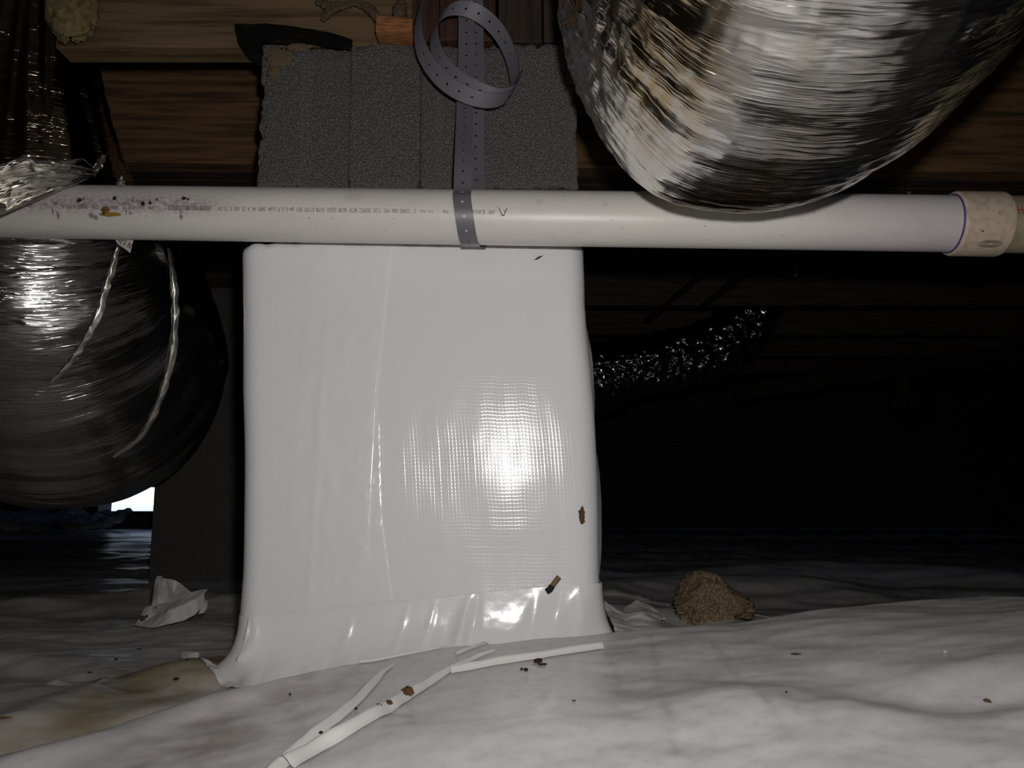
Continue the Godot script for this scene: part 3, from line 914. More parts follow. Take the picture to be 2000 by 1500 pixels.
func build_pipe() -> void:
	var r := 0.03015
	var line := thing("drain_pipe", "white plastic drain pipe crossing in front of the pier, with coupling at its right end", "pipe", pipe_at(0.0))
	var d := PIPE_D.normalized()
	var up := Vector3.UP
	var zz := d.cross(up).normalized()
	line.basis = Basis(d, zz.cross(d), zz)
	var mt := std(Color.WHITE, 0.38)
	mt.albedo_texture = pipe_texture()
	var len_per_x := PIPE_D.length() / 0.824
	var main := obj("white_pipe", cylinder(r, -1.10, 0.50, 60, 96), mt, line)
	# print: upside down, so it starts at the right and runs left
	var a0 := -0.16                               # how far below the pipe's own front line
	var place := func(x: float) -> Vector3: return Vector3(x, sin(a0) * (r + 0.0001), cos(a0) * (r + 0.0001))
	# the maker's mark: an A-shaped emblem of two strokes and a bar
	var mark := SurfaceTool.new()
	mark.begin(Mesh.PRIMITIVE_TRIANGLES)
	for q in [[Vector2(-0.0042, -0.004), Vector2(-0.0006, 0.004)], [Vector2(0.0042, -0.004), Vector2(0.0006, 0.004)], [Vector2(-0.0018, 0.0035), Vector2(0.0018, 0.0035)], [Vector2(-0.0025, -0.001), Vector2(-0.0008, -0.001)]]:
		var a: Vector2 = q[0]
		var b: Vector2 = q[1]
		var nrm := (b - a).orthogonal().normalized() * 0.0004
		for v in [a - nrm, b + nrm, b - nrm, a - nrm, a + nrm, b + nrm]:
			mark.set_normal(Vector3.BACK)
			mark.add_vertex(Vector3(v.x, v.y, 0.0003))
		for v in [a - nrm, b - nrm, b + nrm, a - nrm, b + nrm, a + nrm]:
			mark.set_normal(Vector3.BACK)
			mark.add_vertex(Vector3(v.x, v.y, 0.0003))
	var em := obj("emblem", mark.commit(), M.ink, main, place.call(-0.008))
	em.basis = Basis(Vector3.RIGHT, -a0) * Basis(Vector3.BACK, PI)
	for q in [[-0.0155, "JM EAGLE", 0.0042, 0.72], [-0.0655, "TM", 0.0030, 0.8], [-0.0825, "PVC-DWV", 0.0024, 1.0], [-0.1010, "2\" SCH40 DWV PVC 1120 280PSI @73F ASTM D2665 ASTM D1785 NSF pw-G U.P.Code 3WRG AG A 25 AAD 6 05:24", 0.0044, 1.0], [-0.387, "JM EAGLE", 0.0034, 1.0], [-0.42, "* MADE IN AMERICA", 0.0040, 1.0]]:
		var o := lettering(q[1], q[2], M.ink, main, place.call(q[0]), PI, -a0, "Droid Sans Mono", 1.0)
		var w: float = o.mesh.get_aabb().size.x
		var target: float = {"JM EAGLE": 0.030, "TM": 0.006, "PVC-DWV": 0.014, "* MADE IN AMERICA": 0.072}.get(q[1], 0.2165)
		o.basis = o.basis * Basis.from_scale(Vector3(target / w, 1, 1))
	# bar code
	var st := SurfaceTool.new()
	st.begin(Mesh.PRIMITIVE_TRIANGLES)
	var rr := RandomNumberGenerator.new()
	rr.seed = 8
	var bx := -0.3255
	while bx > -0.372:
		var w := rr.randf_range(0.0004, 0.0013)
		var b := BoxMesh.new()
		b.size = Vector3(w, 0.0052, 0.0003)
		st.append_from(b, 0, Transform3D(Basis(Vector3.RIGHT, -a0), place.call(bx - w / 2) + Vector3(0, 0, 0.0001)))
		bx -= w + rr.randf_range(0.0005, 0.0014)
	obj("bar_code", st.commit(), M.ink, main)
	# a chip of yellow glue stuck below the print
	var glue := obj("glue_fleck", lump(Vector3(0.0042, 0.0038, 0.0016), Vector3(1, 2, 3), 0.5, 1.8, 12), std(Color(0.48, 0.30, 0.10), 0.5), main, Vector3(-0.4425, sin(-0.26) * r, cos(-0.26) * r))
	glue.rotation.z = 0.3
	obj("glue_fleck", lump(Vector3(0.0115, 0.0026, 0.0008), Vector3(4, 2, 3), 0.5, 1.8, 12), std(Color(0.58, 0.50, 0.20), 0.5), main, Vector3(-0.438, sin(-0.40) * r, cos(-0.40) * r))
	# coupling and the older pipe beyond it
	var rc := 0.0343
	var prof := [Vector2(0.0, r - 0.001), Vector2(0.0, rc - 0.0022), Vector2(0.012, rc - 0.0008), Vector2(0.05, rc), Vector2(0.5, rc), Vector2(0.93, rc), Vector2(0.985, rc - 0.0012), Vector2(1.0, rc - 0.003), Vector2(1.0, r - 0.001)]
	var cp := obj("coupling", cylinder(rc, 0.4705, 0.5225, prof.size() - 1, 96, func(f): return prof[int(round(f * (prof.size() - 1)))]), M.old_pvc, line)
	tag(cp, "aged cream plastic coupling with a purple primer ring")
	obj("primer_ring", rod_ring(r + 0.0004, 0.0009, 0.4700), M.primer, cp)
	# the moulded oval stamp underneath
	for k in 3:
		var rx := 0.0115 - 0.003 * k
		var ry := 0.0042 - 0.0012 * k
		var pts := []
		for i in 25:
			var a := TAU * i / 24.0
			var ang := -0.98 + ry * sin(a) / rc
			pts.append(Vector3(0.500 + rx * cos(a), sin(ang) * rc, cos(ang) * rc))
		obj("stamp", rod(pts, 0.0004, 6, 2), std(Color(0.36, 0.30, 0.24), 0.7), cp)
	for q in [[0.4875, -0.55, 0.0011], [0.4845, -0.50, 0.0006], [0.492, 0.10, 0.0006], [0.503, -0.02, 0.0007]]:
		obj("speck", lump(Vector3(q[2], q[2] * 0.8, 0.0005), Vector3(q[0] * 100, 1, 2), 0.4, 2.0, 8), M.char_black, cp, Vector3(q[0], sin(q[1]) * rc, cos(q[1]) * rc))
	var old := obj("aged_pipe", cylinder(r, 0.50, 1.6, 8, 64), M.aged_pvc, line)
	tag(old, "yellowed older pipe with red lettering")
	lettering("HAR", 0.0092, M.ink_red, old, Vector3(0.5232, 0.0045, r + 0.0002), 0.0, -0.15, "Droid Sans", 0.72)

func rod_ring(r: float, t: float, x: float) -> ArrayMesh:
	var tor := TorusMesh.new()
	tor.inner_radius = r - t
	tor.outer_radius = r + t
	tor.rings = 64
	tor.ring_segments = 8
	var st := SurfaceTool.new()
	st.begin(Mesh.PRIMITIVE_TRIANGLES)
	st.append_from(tor, 0, Transform3D(Basis(Vector3.BACK, PI / 2), Vector3(x, 0, 0)))
	return st.commit()

# A perforated strap along a path: wide(f) is the half width vector there.
func strap(path: PackedVector3Array, wide: Callable, hole_from: float, pitch: float) -> ArrayMesh:
	var n := path.size()
	var arc := PackedFloat32Array([0.0])
	for i in range(1, n): arc.append(arc[i - 1] + path[i].distance_to(path[i - 1]))
	var total := arc[n - 1]
	var at := func(s: float, a: float, side: float) -> Array:
		s = clampf(s, 0.0, total)
		var i := clampi(arc.bsearch(s) - 1, 0, n - 2)
		var f := (s - arc[i]) / maxf(arc[i + 1] - arc[i], 1e-6)
		var c := path[i].lerp(path[i + 1], f)
		var t := (path[i + 1] - path[i]).normalized()
		var w: Vector3 = wide.call((i + f) / (n - 1))
		var nn := t.cross(w).normalized()
		return [c + w * a + nn * side * 0.0005, nn * side]
	var st := SurfaceTool.new()
	st.begin(Mesh.PRIMITIVE_TRIANGLES)
	var tri := func(a: Array, b: Array, c: Array) -> void:
		# clockwise seen from the side its normals point to
		var flip: bool = (b[0] - a[0]).cross(c[0] - a[0]).dot(a[1] + b[1] + c[1]) > 0.0
		for v in ([a, c, b] if flip else [a, b, c]):
			st.set_normal(v[1])
			st.add_vertex(v[0])
	var half := 0.0030
	var hr := 0.0015
	var s := 0.0
	var holes := []
	var h := hole_from
	while h < total - half:
		if h > half: holes.append(h)
		h += pitch
	holes.append(total + 1.0)
	for hc in holes:
		var stop := minf(hc - half, total)
		while s < stop - 1e-5:
			var e := minf(s + 0.003, stop)
			for side in [1.0, -1.0]:
				for k in 2:
					var a0 := -1.0 + k
					tri.call(at.call(s, a0, side), at.call(e, a0, side), at.call(e, a0 + 1.0, side))
					tri.call(at.call(s, a0, side), at.call(e, a0 + 1.0, side), at.call(s, a0 + 1.0, side))
			s = e
		if hc > total: break
		for side in [1.0, -1.0]:
			for k in 16:
				var q := []
				for m in 2:
					var a := TAU * (k + m) / 16.0
					var ca := cos(a)
					var sa := sin(a)
					var sc := 1.0 / maxf(absf(ca), absf(sa))
					q.append(at.call(hc + ca * sc * half, sa * sc, side))
					q.append(at.call(hc + ca * hr, sa * hr / 0.0095, side))
				tri.call(q[0], q[1], q[3])
				tri.call(q[0], q[3], q[2])
		s = hc + half
	# the two long edges
	var steps_n := int(total / 0.003) + 1
	for e in [-1.0, 1.0]:
		for k in steps_n:
			var q0: Array = at.call(total * k / steps_n, e, 1.0)
			var q1: Array = at.call(total * (k + 1) / steps_n, e, 1.0)
			var q2: Array = at.call(total * (k + 1) / steps_n, e, -1.0)
			var q3: Array = at.call(total * k / steps_n, e, -1.0)
			var nn: Vector3 = (wide.call(float(k) / steps_n) * e).normalized()
			tri.call([q0[0], nn], [q1[0], nn], [q2[0], nn])
			tri.call([q0[0], nn], [q2[0], nn], [q3[0], nn])
	return st.commit()

func build_strap() -> void:
	var o := thing("hanger_strap", "grey perforated hanger strap looped under the white pipe, its spare end coiled above", "strap", Vector3(-0.0586, 0.785, -0.9))
	var shift := func(m: Array) -> Array:
		var out := []
		for v in m: out.append(v - o.position)
		return out
	# front strand: from the nail on the timber, down over the front of the pipe and under it
	var c := pipe_at(-0.052)
	var R := 0.0318
	var pts := [Vector3(-0.0567, 0.7961, -0.898), Vector3(-0.0561, 0.7438, -0.896), Vector3(-0.0559, 0.6861, -0.89), Vector3(-0.0558, 0.6153, -0.868), Vector3(-0.0541, 0.5473, -0.83)]
	for k in 6:
		var a := deg_to_rad(55.0 - 32.0 * k)
		var bx := 0.0 if k < 2 else 0.0022 * (k - 1)
		pts.append(c + Vector3(-0.0017 + bx, sin(a) * R, cos(a) * R))
	var path := sweep_path(shift.call(pts), 150)
	obj("strand", strap(path, func(_f): return Vector3(0.0098, 0, 0), 0.006, 0.0162), M.strap, o)
	# rear strand: behind the pipe and back up to the timber
	var rear := []
	for k in 4:
		var a := deg_to_rad(255.0 - 32.0 * k)
		rear.append(c + Vector3(0.014, sin(a) * R, cos(a) * R))
	rear.append_array([Vector3(-0.0432, 0.5672, -0.888), Vector3(-0.0436, 0.6317, -0.9), Vector3(-0.0442, 0.6948, -0.905), Vector3(-0.0456, 0.754, -0.912), Vector3(-0.0467, 0.8073, -0.914)])
	obj("strand", strap(sweep_path(shift.call(rear), 130), func(_f): return Vector3(0.0098, 0, -0.001), 0.011, 0.0162), M.strap, o)
	# the spare end: a coil of about one and a half turns, tilted towards the lens
	var w := Vector3(0.0050, 0.0062, 0.0052)
	var coil := [Vector3(-0.0999, 0.7873, -0.868), Vector3(-0.1073, 0.755, -0.862), Vector3(-0.1105, 0.7254, -0.857), Vector3(-0.1065, 0.6955, -0.853), Vector3(-0.0932, 0.668, -0.85), Vector3(-0.0734, 0.6464, -0.85), Vector3(-0.0474, 0.6334, -0.853), Vector3(-0.022, 0.6311, -0.858), Vector3(-0.003, 0.6424, -0.866), Vector3(0.0037, 0.665, -0.874), Vector3(0, 0.6956, -0.879), Vector3(-0.0111, 0.7242, -0.88), Vector3(-0.0284, 0.745, -0.877), Vector3(-0.0505, 0.7558, -0.872), Vector3(-0.0722, 0.7531, -0.866), Vector3(-0.0868, 0.7358, -0.861), Vector3(-0.0916, 0.711, -0.857), Vector3(-0.0848, 0.6826, -0.853), Vector3(-0.0677, 0.659, -0.851), Vector3(-0.0427, 0.643, -0.852), Vector3(-0.019, 0.637, -0.856), Vector3(0, 0.6467, -0.862), Vector3(0.0073, 0.6668, -0.868)]
	obj("coil", strap(sweep_path(shift.call(coil), 300), func(_f): return w, 0.007, 0.0162), M.strap, o)
	var nail := obj("nail", rod([Vector3(-0.0512, 0.7938, -0.915) - o.position, Vector3(-0.05, 0.7802, -0.895) - o.position, Vector3(-0.0499, 0.7788, -0.893) - o.position], 0.0042, 12, 2), M.steel, o)
	nail.set_meta("label", "nail head at the top of the strap")

# ------------------------------------------------------------------ foil ducts
func folds(th: float, arc: float, r: float, k_round: float, k_along: float, off: float) -> float:
	# creases that run round the duct: fine along, long around
	var x := cos(th) * r * k_round
	var y := sin(th) * r * k_round
	var warp := noise_a.get_noise_3d(x * 0.6 + off, y * 0.6, arc * 6.0) * 0.02
	return 1.0 - 2.2 * absf(noise_r.get_noise_3d(x + off, y, (arc + warp) * k_along))

func duct_paint(th: float, arc: float, off: float, amount: float) -> Color:
	var n := noise_a.get_noise_3d(cos(th) * 4.0 + off, sin(th) * 4.0, arc * 9.0)
	var c := Color(0.80, 0.80, 0.79)
	return c.lerp(Color(0.55, 0.44, 0.26), clampf((n - 0.12) * 2.2, 0.0, 1.0) * amount)

func build_ducts() -> void:
	# --- right: sags in from under the timbers and rises over the lens
	var base := Vector3(0.234, 0.99, -0.71)
	var rd := thing("foil_duct", "large crinkled foil duct bulging down in front of the pipe at upper right", "duct", base)
	var pts := [Vector3(0.238, 1.0, -0.712), Vector3(0.236, 0.80, -0.712), Vector3(0.234, 0.685, -0.685), Vector3(0.234, 0.602, -0.61), Vector3(0.236, 0.600, -0.50), Vector3(0.238, 0.672, -0.40), Vector3(0.24, 0.80, -0.345), Vector3(0.24, 1.0, -0.33)]
	for i in pts.size(): pts[i] -= base
	var outline_a := [-180.0, -150.0, -136.0, -122.0, -104.0, -84.0, -66.0, -38.0, -20.0, 0.0, 45.0, 90.0, 135.0, 180.0]
	var outline_r := [0.186, 0.190, 0.194, 0.199, 0.189, 0.178, 0.166, 0.155, 0.168, 0.186, 0.186, 0.186, 0.186, 0.186]
	var rad := func(th: float, f: float, arc: float) -> float:
		var deg := rad_to_deg(wrapf(th, -PI, PI))
		var r := lookup(outline_a, outline_r, deg)
		var rib := 0.0022 * (absf(sin(arc * 62.0 + th * 0.5)) - 0.5)
		var left := bell(wrapf(th - PI, -PI, PI), 0.75)
		r += rib + 0.0028 * folds(th, arc, 0.19, 2.2, 26.0, 3.0) + 0.0013 * folds(th, arc, 0.19, 4.0, 60.0, 9.0) + 0.0006 * noise_r.get_noise_3d(cos(th) * 9.0, sin(th) * 9.0, arc * 45.0)
		r += left * (0.004 * noise_r.get_noise_3d(cos(th) * 9.0, sin(th) * 9.0, arc * 30.0) + 0.0018 * noise_r.get_noise_3d(cos(th) * 24.0, sin(th) * 24.0, arc * 80.0))
		return r
	var patch := func(th: float, _f: float, arc: float) -> Color:
		var c := duct_paint(th, arc, 0.0, 0.35)
		var deg := rad_to_deg(wrapf(th, -PI, PI))
		# stretches of old tape adhesive
		var k := bell(deg + 134.0, 13.0) * bell(arc - 0.535, 0.05) + 1.2 * bell(deg + 112.0 - (arc - 0.40) * 90.0, 7.0) * bell(arc - 0.42, 0.09) + 0.9 * bell(deg + 84.0, 9.0) * bell(arc - 0.41, 0.022)
		k += 0.8 * bell(deg + 102.0, 16.0) * bell(arc - 0.455, 0.012)
		var n := noise_b.get_noise_3d(cos(th) * 14.0, sin(th) * 14.0, arc * 40.0)
		return c.lerp(Color(0.56, 0.42, 0.20), clampf(k * (1.0 + 0.9 * n), 0.0, 0.85))
	obj("jacket", tube(sweep_path(pts, 300), rad, 420, Vector3.RIGHT, patch), M.foil, rd)

	# --- left: drops from the timbers beside the pipe and turns away behind it
	base = Vector3(-0.7234, 0.9617, -1.08)
	var ld := thing("foil_duct", "large dark crinkled foil duct hanging at left behind the white pipe", "duct", base)
	var lp := [Vector3(-0.7391, 1.0897, -1.1), Vector3(-0.7274, 0.9764, -1.1), Vector3(-0.7127, 0.8267, -1.09), Vector3(-0.7084, 0.678, -1.1), Vector3(-0.7271, 0.5859, -1.15), Vector3(-0.761, 0.5104, -1.24), Vector3(-0.8098, 0.4561, -1.4), Vector3(-0.9078, 0.4368, -1.6), Vector3(-1.2066, 0.451, -1.8), Vector3(-1.6628, 0.4485, -1.95)]
	for i in lp.size(): lp[i] -= base
	var lr := [0.052, 0.056, 0.078, 0.118, 0.185, 0.232, 0.262, 0.275, 0.26, 0.26]
	var lrad := func(th: float, f: float, arc: float) -> float:
		var r := along(lr, f)
		var low := sstep(0.30, 0.45, f)
		r += (0.004 + 0.003 * low) * (absf(sin(arc * 30.0 + th * 0.25)) - 0.6) * low * 1.6
		r += 0.0035 * folds(th, arc, 0.2, 2.2, 22.0, 17.0) * (0.35 + 0.65 * low) + 0.0012 * folds(th, arc, 0.2, 4.0, 55.0, 23.0)
		# gathered pleats towards the neck
		r += (1.0 - low) * (0.007 * noise_r.get_noise_3d(cos(th) * 3.0, sin(th) * 3.0, arc * 1.4 + 5.0) + 0.004 * sin(th * 9.0 + 1.5 * sin(th * 3.0)))
		return r
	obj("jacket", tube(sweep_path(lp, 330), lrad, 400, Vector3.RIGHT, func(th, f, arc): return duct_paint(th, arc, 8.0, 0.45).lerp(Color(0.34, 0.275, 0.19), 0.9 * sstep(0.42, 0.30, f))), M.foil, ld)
	# the torn, taped collar that laps over the pipe
	var jag := [Vector3(-0.5749, 0.5155, -0.785), Vector3(-0.5569, 0.5395, -0.795), Vector3(-0.5459, 0.5395, -0.8), Vector3(-0.5352, 0.5316, -0.798), Vector3(-0.5353, 0.549, -0.808), Vector3(-0.5306, 0.5562, -0.812), Vector3(-0.5229, 0.545, -0.812), Vector3(-0.5144, 0.5365, -0.814), Vector3(-0.5126, 0.5515, -0.826), Vector3(-0.5039, 0.5416, -0.828), Vector3(-0.4984, 0.5452, -0.836), Vector3(-0.4947, 0.5592, -0.848), Vector3(-0.4913, 0.5662, -0.858), Vector3(-0.4879, 0.5599, -0.866), Vector3(-0.4859, 0.555, -0.872)]
	var c2 := [Vector3(-0.5591, 0.475, -0.768), Vector3(-0.5376, 0.4987, -0.788), Vector3(-0.5159, 0.5147, -0.803), Vector3(-0.4972, 0.53, -0.826), Vector3(-0.4813, 0.5371, -0.848), Vector3(-0.4786, 0.5402, -0.858)]
	var c3 := [Vector3(-0.5439, 0.434, -0.752), Vector3(-0.5263, 0.4616, -0.776), Vector3(-0.5115, 0.4757, -0.784), Vector3(-0.4967, 0.4889, -0.793), Vector3(-0.4831, 0.5029, -0.805), Vector3(-0.4746, 0.5135, -0.818), Vector3(-0.4682, 0.5268, -0.838)]
	var cv := loft([jag, c2, c3], 150, 24, 0.0055, 26.0)
	for i in cv.size(): cv[i] -= base
	obj("collar", sheet_mesh(cv, 130, 45, 0.0008), M.foil_crisp, ld)
	var flp := loft([[Vector3(-0.5079, 0.5683, -0.905), Vector3(-0.4976, 0.5804, -0.9), Vector3(-0.4894, 0.5856, -0.9)], [Vector3(-0.4991, 0.5536, -0.895), Vector3(-0.4896, 0.5591, -0.89), Vector3(-0.487, 0.5717, -0.895)]], 24, 12, 0.004, 60.0)
	for i in flp.size(): flp[i] -= base
	obj("torn_flap", sheet_mesh(flp, 24, 13, 0.0008), M.foil_crisp, ld)
	# bright raised seams of the jacket: strips of foil tape round the bend
	for q in [[[Vector3(-0.4469, 0.496, -0.99), Vector3(-0.437, 0.4574, -0.985), Vector3(-0.4375, 0.4069, -1), Vector3(-0.4482, 0.3565, -1.02), Vector3(-0.4684, 0.3048, -1.04), Vector3(-0.499, 0.2587, -1.06), Vector3(-0.5391, 0.2304, -1.07)], 0.0052], [[Vector3(-0.4795, 0.4867, -0.93), Vector3(-0.4899, 0.4413, -0.93), Vector3(-0.5021, 0.3903, -0.93), Vector3(-0.5305, 0.3491, -0.945), Vector3(-0.5643, 0.3127, -0.955)], 0.0048], [[Vector3(-0.4934, 0.5772, -0.95), Vector3(-0.4968, 0.552, -0.945), Vector3(-0.496, 0.5232, -0.94)], 0.006]]:
		var pth := sweep_path(q[0], 80)
		var sv := PackedVector3Array()
		for j in 80:
			var t := (pth[mini(j + 1, 79)] - pth[maxi(j - 1, 0)]).normalized()
			var ww: float = q[1] * (0.35 + 0.65 * sin(PI * j / 79.0)) * (1.0 + 0.5 * noise_b.get_noise_1d(j * 0.11))
			var across := t.cross(Vector3(0.2, 0.1, 1).normalized()).normalized()
			for i in 9:
				var a := (i - 4) / 4.0
				sv.append(pth[j] - base + across * a * ww + Vector3(0, 0, 0.004 * (1.0 - a * a) + 0.0014 * noise_b.get_noise_2d(j * 0.17, i * 0.4)))
		obj("foil_seam", sheet_mesh(sv, 9, 80, 0.0006), M.foil_crisp, ld)
	# the printed paper label that peeps out below the pipe
	var tg := loft([[Vector3(-0.4538, 0.4704, -0.868), Vector3(-0.4325, 0.468, -0.868)], [Vector3(-0.4521, 0.4631, -0.868), Vector3(-0.4339, 0.4631, -0.868)], [Vector3(-0.4397, 0.454, -0.868), Vector3(-0.436, 0.451, -0.868)]], 8, 6)
	for i in tg.size(): tg[i] -= base
	var tgo := obj("label", sheet_mesh(tg, 8, 13, 0.0004), M.tag_paper, ld)
	tgo.set_meta("label", "small white printed paper label")
	lettering("N 12L", 0.006, M.ink_black, tgo, Vector3(-0.4344, 0.4586, -0.8672) - base, PI - 0.5, 0.0, "Droid Sans", 0.9)

	# --- far: thin foil duct in the darkness right of the pier
	base = Vector3(0.5443, 0.6727, -2.75)
	var fd := thing("foil_duct", "distant thin foil duct glinting in the dark right of the pier", "duct", base)
	var fp := [Vector3(-0.1774, 0.5825, -2.7), Vector3(0.142, 0.5951, -2.7), Vector3(0.3554, 0.6202, -2.7), Vector3(0.5381, 0.6563, -2.72), Vector3(0.7088, 0.706, -2.75), Vector3(0.8362, 0.7951, -2.8), Vector3(0.9314, 0.9034, -2.85), Vector3(1.0127, 1.0563, -2.9)]
	for i in fp.size(): fp[i] -= base
	var frad := func(th: float, _f: float, arc: float) -> float:
		return 0.098 + 0.010 * folds(th, arc, 0.1, 16.0, 26.0, 5.0) + 0.007 * (absf(sin(arc * 55.0)) - 0.5) + 0.006 * noise_r.get_noise_3d(cos(th) * 8.0, sin(th) * 8.0, arc * 40.0)
	obj("jacket", tube(sweep_path(fp, 220), frad, 120, Vector3.BACK, func(th, _f, arc): return duct_paint(th, arc, 4.0, 0.2)), M.foil_far, fd)
	base = Vector3(0.3858, 0.582, -3.1)
	var fd2 := thing("foil_duct", "lower end of a distant foil duct peeping out beside the pier", "duct", base)
	var fq := [Vector3(-0.1013, 0.5309, -3.1), Vector3(0.2027, 0.5513, -3.1), Vector3(0.3654, 0.5758, -3.1), Vector3(0.4422, 0.6199, -3.15), Vector3(0.475, 0.755, -3.2)]
	for i in fq.size(): fq[i] -= base
	obj("jacket", tube(sweep_path(fq, 100), func(th, _f, arc): return 0.055 + 0.008 * folds(th, arc, 0.06, 16.0, 26.0, 15.0), 60, Vector3.BACK, func(th, _f, arc): return duct_paint(th, arc, 5.0, 0.2)), M.foil_far, fd2)

# ------------------------------------------------------------------ the dark distance
func build_far() -> void:
	var pier := thing("block_pier", "distant grey concrete pier in the dark behind the left duct", "pier", Vector3(-0.745, -0.03, -2.30))
	for c in 4:
		obj("concrete_block", rbox(Vector3(0.40, 0.1965, 0.40), 0.003, 2), M.concrete, pier, Vector3(0, 0.097 + 0.195 * c, 0))
	var tee := thing("waste_pipe", "dim dark waste pipe with a hanging trap crossing the dark at far right", "pipe", Vector3(1.6646, 0.7122, -3.2))
	obj("pipe", tube(sweep_path([Vector3(0.9231, 0.6164, -3.2) - tee.position, Vector3(1.2613, 0.661, -3.2) - tee.position, Vector3(1.6865, 0.7228, -3.2) - tee.position, Vector3(2.4346, 0.8152, -3.2) - tee.position], 40), func(_a, _f, _s): return 0.038, 24, Vector3.UP), M.iron, tee)
	obj("hub", tube(sweep_path([Vector3(1.5949, 0.6802, -3.2) - tee.position, Vector3(1.5849, 0.5425, -3.2) - tee.position], 8), func(_a, _f, _s): return 0.035, 20), M.iron, tee)
	obj("trap", tube(sweep_path([Vector3(1.5864, 0.5636, -3.2) - tee.position, Vector3(1.6285, 0.511, -3.2) - tee.position, Vector3(1.6978, 0.5425, -3.2) - tee.position, Vector3(1.72, 0.6653, -3.2) - tee.position], 24), func(_a, _f, _s): return 0.022, 16, Vector3.BACK), M.cable, tee)
	var v3 := func(q: Vector2) -> Vector3: return Vector3(q.x, 0.753, q.y)
	# two cables slung slantwise under the joists
	var c1 := obj("cable", rod([v3.call(Vector2(0.4398, -2.4973)), v3.call(Vector2(0.483, -2.0617)), v3.call(Vector2(0.5068, -1.748)), v3.call(Vector2(0.5194, -1.4682))], 0.0085, 10, 6), M.cable)
	tag(c1, "left one of two slanting black cables under the joists", "cable", "slanting cables under the joists")
	var c3 := obj("cable", rod([v3.call(Vector2(0.5737, -2.3273)), v3.call(Vector2(0.5959, -1.9748)), v3.call(Vector2(0.6124, -1.7121)), v3.call(Vector2(0.6096, -1.495))], 0.0085, 10, 6), M.cable)
	tag(c3, "right one of two slanting black cables under the joists", "cable", "slanting cables under the joists")
	var h := obj("wire_hanger", rod([Vector3(0.7219, 0.7736, -1.385), Vector3(0.7283, 0.7576, -1.385), Vector3(0.7313, 0.7338, -1.385), Vector3(0.7336, 0.7141, -1.385)], 0.004, 8, 6), M.strap)
	tag(h, "pale wire hanger dangling behind the pipe at right", "wire")
	var h2 := obj("wire_hanger", rod([Vector3(0.7421, 0.7975, -1.93), Vector3(0.7244, 0.7664, -1.925), Vector3(0.7116, 0.7302, -1.92)], 0.004, 8, 6), M.strap)
	tag(h2, "faint wire hanger dangling below the pipe at right", "wire")
	# crumpled plastic by the far opening
	var sc := PackedVector3Array()
	for j in 40:
		for i in 70:
			var x := lerpf(-4.3, -2.75, i / 69.0)
			var t := j / 39.0
			var z := -5.3 - 0.5 * t
			sc.append(Vector3(x, maxf(ground(x, z), -0.03) + 0.03 + 0.10 * t * t + 0.05 * noise_r.get_noise_2d(x * 5.0, t * 4.0) + 0.012 * noise_b.get_noise_2d(x * 14.0, t * 9.0), z))
	var pl := obj("crumpled_plastic", sheet_mesh(sc, 70, 40, 0.001), M.tape)
	tag(pl, "crumpled plastic catching bluish daylight below the left duct", "plastic")

